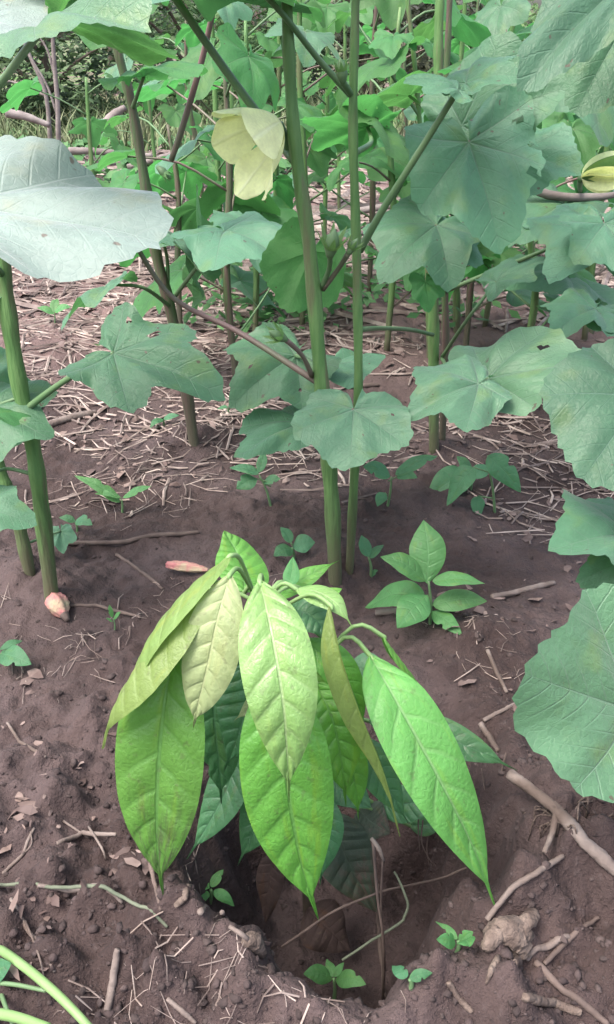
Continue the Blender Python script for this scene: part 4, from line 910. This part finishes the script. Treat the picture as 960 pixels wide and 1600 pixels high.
# bare dead branches in the background
def branch(label, pts, r, Y, sides=()):
    P = [at(q[0], q[1], Y+(q[2] if len(q) > 2 else 0)) for q in pts]
    base = Vector((P[0].x, P[0].y, hz(P[0].x, P[0].y)))
    V, F = tube(P, [r, r*.85, r*.6], org=base, n=16, seg=8, wob=.08)
    for s_ in sides:
        Q = [at(q[0], q[1], Y+(q[2] if len(q) > 2 else 0)) for q in s_]
        v2, f2 = tube(Q, [r*.55, r*.45, r*.25], org=base, n=8, seg=6, wob=.08); b_ = len(V); V += v2; F += [tuple(i+b_ for i in f) for f in f2]
    o = link('dead_branch', mesh_from('dead_branch', V, F), 'deadwood'); o.location = base
    tag(o, label, 'branch', 'bare dead branches lying in the field')
branch('pale upright dead branch forking, at upper left', [(92, 235), (90, 160), (84, 85), (82, 40)], .017, 6.2, [[(90, 180), (72, 130), (45, 85)], [(86, 120), (75, 80), (60, 55)]])
branch('second upright dead branch left of the forked one', [(80, 240), (72, 150), (48, 90), (30, 50)], .015, 6.3, [[(72, 150), (40, 135), (10, 125)]])
branch('thick pale log end among straw at upper left', [(10, 176), (40, 182), (78, 196)], .028, 6.0)
branch('pale log crossing below the bright far leaf', [(108, 236), (140, 236), (190, 240), (240, 244)], .020, 5.2, [[(140, 236), (160, 265), (172, 280)]])
branch('long pale branch behind the yellow flower', [(200, 262), (300, 236), (420, 232), (470, 240)], .018, 5.3)
branch('branch crossing straw below the yellow flower', [(240, 300), (330, 288), (400, 275)], .014, 4.6)
branch('short pale branch left of the red stem', [(155, 205), (178, 180), (196, 168)], .03, 5.6)
branch('pale cane on reddish soil behind the slim stem', [(560, 330), (620, 322), (680, 335)], .016, 4.2)
branch('dark curved bare branch in front of the right soil bank', [(812, 282), (860, 305), (930, 308), (985, 300)], .010, 1.9)

# ------------------------------------------------------------------ litter, crumbs, ground cover
def scatter_pts(n, y0, y1, seed, xw=.62, pw=1.0):
    r_ = np.random.RandomState(seed); u = r_.rand(n)
    Y = y0*(y1/y0)**(u**pw); X = (r_.rand(n)*2-1)*(xw*Y*.62+.15)
    return X, Y, hgrid(X, Y), r_
def straw_litter(name, label, n, y0, y1, seed, lmin, lmax, rmin, rmax, keep, mat='straw'):
    X, Y, Z, r_ = scatter_pts(n, y0, y1, seed); V = []; F = []
    m = fbm(X*1.7, Y*1.7, 60+seed)
    A = r_.rand(n)*6.283; L = lmin+(lmax-lmin)*r_.rand(n)**1.8; R = rmin+(rmax-rmin)*r_.rand(n)**2; B = (r_.rand(n)-.5)*.9
    sc = np.clip(Y/2.2, .75, 2.2); L = L*sc; R = R*sc
    e = np.hypot((X-HX)/RX, (Y-HY)/RY)
    pts = []
    for s in (-1, 0, 1):
        px = X+np.cos(A+B*(s > 0))*L*.5*s; py = Y+np.sin(A+B*(s > 0))*L*.5*s
        pts.append((px, py, hgrid(px, py)+R*.6+r_.rand(n)*.006*sc))
    for i in range(n):
        if r_.rand() > (m[i]-keep+.07)/.14*(.35 if X[i] > .12 and 1.2 < Y[i] < 2.3 else 1) or e[i] < 1.0: continue
        ring = []
        dx, dy = math.cos(A[i]), math.sin(A[i])
        for kx in range(3):
            p = Vector((pts[kx][0][i], pts[kx][1][i], pts[kx][2][i])); r = R[i]*(1 if kx < 2 else .6); b = len(V)
            V += [p+Vector((-dy*r, dx*r, 0)), p+Vector((0, 0, r*.9)), p+Vector((dy*r, -dx*r, 0))]; ring.append(b)
        for a, b in ((ring[0], ring[1]), (ring[1], ring[2])):
            F += [(a, a+1, b+1, b), (a+1, a+2, b+2, b+1)]
        F.append((ring[0], ring[0]+2, ring[0]+1)); F.append((ring[2], ring[2]+1, ring[2]+2))
    tag(link(name, mesh_from(name, V, F, smooth=False), mat), label, 'litter', kind='stuff')
straw_litter('straw_litter', 'dry straw and stalk litter strewn over the field', 9000, 1.32, 9.0, 5, .03, .20, .0012, .0042, .42)
straw_litter('fine_straw', 'fine straw bits scattered on the near soil', 3000, .46, 1.6, 6, .012, .08, .0005, .0015, .47)
straw_litter('coarse_litter', 'pale canes heaped in the straw further back', 900, 2.6, 8.0, 8, .15, .45, .004, .009, .45)
def flake_litter(n, y0, y1, seed, smin, smax, keep):
    X, Y, Z, r_ = scatter_pts(n, y0, y1, seed); V = []; F = []; m = fbm(X*1.7, Y*1.7, 60+5)
    for i in range(n):
        if m[i] < keep or math.hypot((X[i]-HX)/RX, (Y[i]-HY)/RY) < 1: continue
        s = (smin+(smax-smin)*r_.rand()**2)*min(max(Y[i]/2.0, .7), 2); a = r_.rand()*6.28; c_, s_ = math.cos(a)*s, math.sin(a)*s; z = Z[i]+.003; b = len(V); w = .2+.4*r_.rand()
        if Y[i] < 1.3 and r_.rand() < .72: continue
        t1, t2 = r_.rand()*.6*s, r_.rand()*.5*s; k1, k2, k3, k4 = (.5+r_.rand(4)*.7)
        V += [(X[i]-c_, Y[i]-s_, z), (X[i]-c_*.4+s_*w*k1, Y[i]-s_*.4-c_*w*k1, z+t1), (X[i]+c_*.5+s_*w*k2, Y[i]+s_*.5-c_*w*k2, z+t1*.7), (X[i]+c_*k3, Y[i]+s_*k3, z+t2), (X[i]+c_*.3-s_*w*k4, Y[i]+s_*.3+c_*w*k4, z+.3*t1), (X[i]-c_*.5-s_*w*k1, Y[i]-s_*.5+c_*w*k1, z)]
        F += [(b, b+1, b+5), (b+1, b+2, b+4, b+5), (b+2, b+3, b+4)]
    tag(link('leaf_litter', mesh_from('leaf_litter', V, F, smooth=False), 'flake'), 'broken dead leaf flakes among the straw', 'litter', kind='stuff')
flake_litter(7000, .5, 8.0, 15, .005, .022, .40)
# soil crumbs
ico = [Vector(v).normalized() for v in ((0, 0, 1), (.89, 0, .45), (.28, .85, .45), (-.72, .53, .45), (-.72, -.53, .45), (.28, -.85, .45), (.72, .53, -.45), (-.28, .85, -.45), (-.89, 0, -.45), (-.28, -.85, -.45), (.72, -.53, -.45), (0, 0, -1))]
icf = [(0, 1, 2), (0, 2, 3), (0, 3, 4), (0, 4, 5), (0, 5, 1), (1, 6, 2), (2, 7, 3), (3, 8, 4), (4, 9, 5), (5, 10, 1), (2, 6, 7), (3, 7, 8), (4, 8, 9), (5, 9, 10), (1, 10, 6), (11, 7, 6), (11, 8, 7), (11, 9, 8), (11, 10, 9), (11, 6, 10)]
X, Y, Z, r_ = scatter_pts(15000, .44, 2.2, 25, .62, 1.2); V = []; F = []
for i in range(15000):
    d = math.hypot(X[i]-HX, Y[i]-HY)
    if r_.rand() > .35+.65*math.exp(-((d-.3)/.2)**2): continue
    s = .0008+.0048*r_.rand()**7; b = len(V); q = r_.rand(12)*.75+.5; ex, ey = .7+.8*r_.rand(), .7+.8*r_.rand()
    V += [(X[i]+v.x*s*q[j]*ex, Y[i]+v.y*s*q[j]*ey, Z[i]+s*.05+v.z*s*.75*q[j]) for j, v in enumerate(ico)]; F += [tuple(k_+b for k_ in f) for f in icf]
tag(link('soil_crumbs', mesh_from('soil_crumbs', V, F), 'crumb'), 'loose crumbs of dark earth round the hole', 'soil', kind='stuff')
# low green cover and grass further back
r_ = random.Random(77); V = []; F = []
for _ in range(520):
    Y = 2.4*(9.5/2.4)**r_.random(); X = r_.uniform(-1, 1)*(Y*.40+.2)
    if float(fbm(np.array([X*1.1]), np.array([Y*1.1]), 90)[0]) < (.60 if Y < 4.5 else .42): continue
    z = hz(X, Y)
    for _ in range(r_.randint(10, 24)):
        s = r_.uniform(.012, .035)*min(max(Y/3, .8), 2); p = Vector((X+r_.gauss(0, .05), Y+r_.gauss(0, .05), z+r_.uniform(.005, .09)))
        n = Vector((r_.gauss(0, .4), r_.gauss(0, .4)-.2, 1)).normalized(); u_ = Matrix.Rotation(r_.random()*6.28, 3, n) @ n.orthogonal().normalized(); v_ = n.cross(u_); b = len(V)
        V += [p-u_*s, p+v_*s*.55, p+u_*s, p-v_*s*.55]; F.append((b, b+1, b+2, b+3))
tag(link('ground_cover', mesh_from('ground_cover', V, F, smooth=False), 'cover'), 'low green weeds spreading through the straw', 'ground cover', kind='stuff')
V = []; F = []
for _ in range(9000):
    Y = r_.uniform(6.8, 13); X = r_.uniform(-1, 1)*(Y*.42); z = hz(X, Y) if _ % 7 == 0 else 0.0
    h = r_.uniform(.08, .32); a = r_.random()*6.28; w = r_.uniform(.004, .010); l = Vector((r_.gauss(0, .35), r_.gauss(0, .35), 1))*h; b = len(V); d = Vector((math.cos(a)*w, math.sin(a)*w, 0)); p = Vector((X, Y, z-.02))
    V += [p-d, p+d, p+l*.6+d*.7, p+l*.6-d*.7, p+l+Vector((l.x, l.y, 0))*.5]; F += [(b, b+1, b+2, b+3), (b+3, b+2, b+4)]
tag(link('grass', mesh_from('grass', V, F, smooth=False), 'grass'), 'long pale grass at the far end of the field', 'grass', kind='stuff')
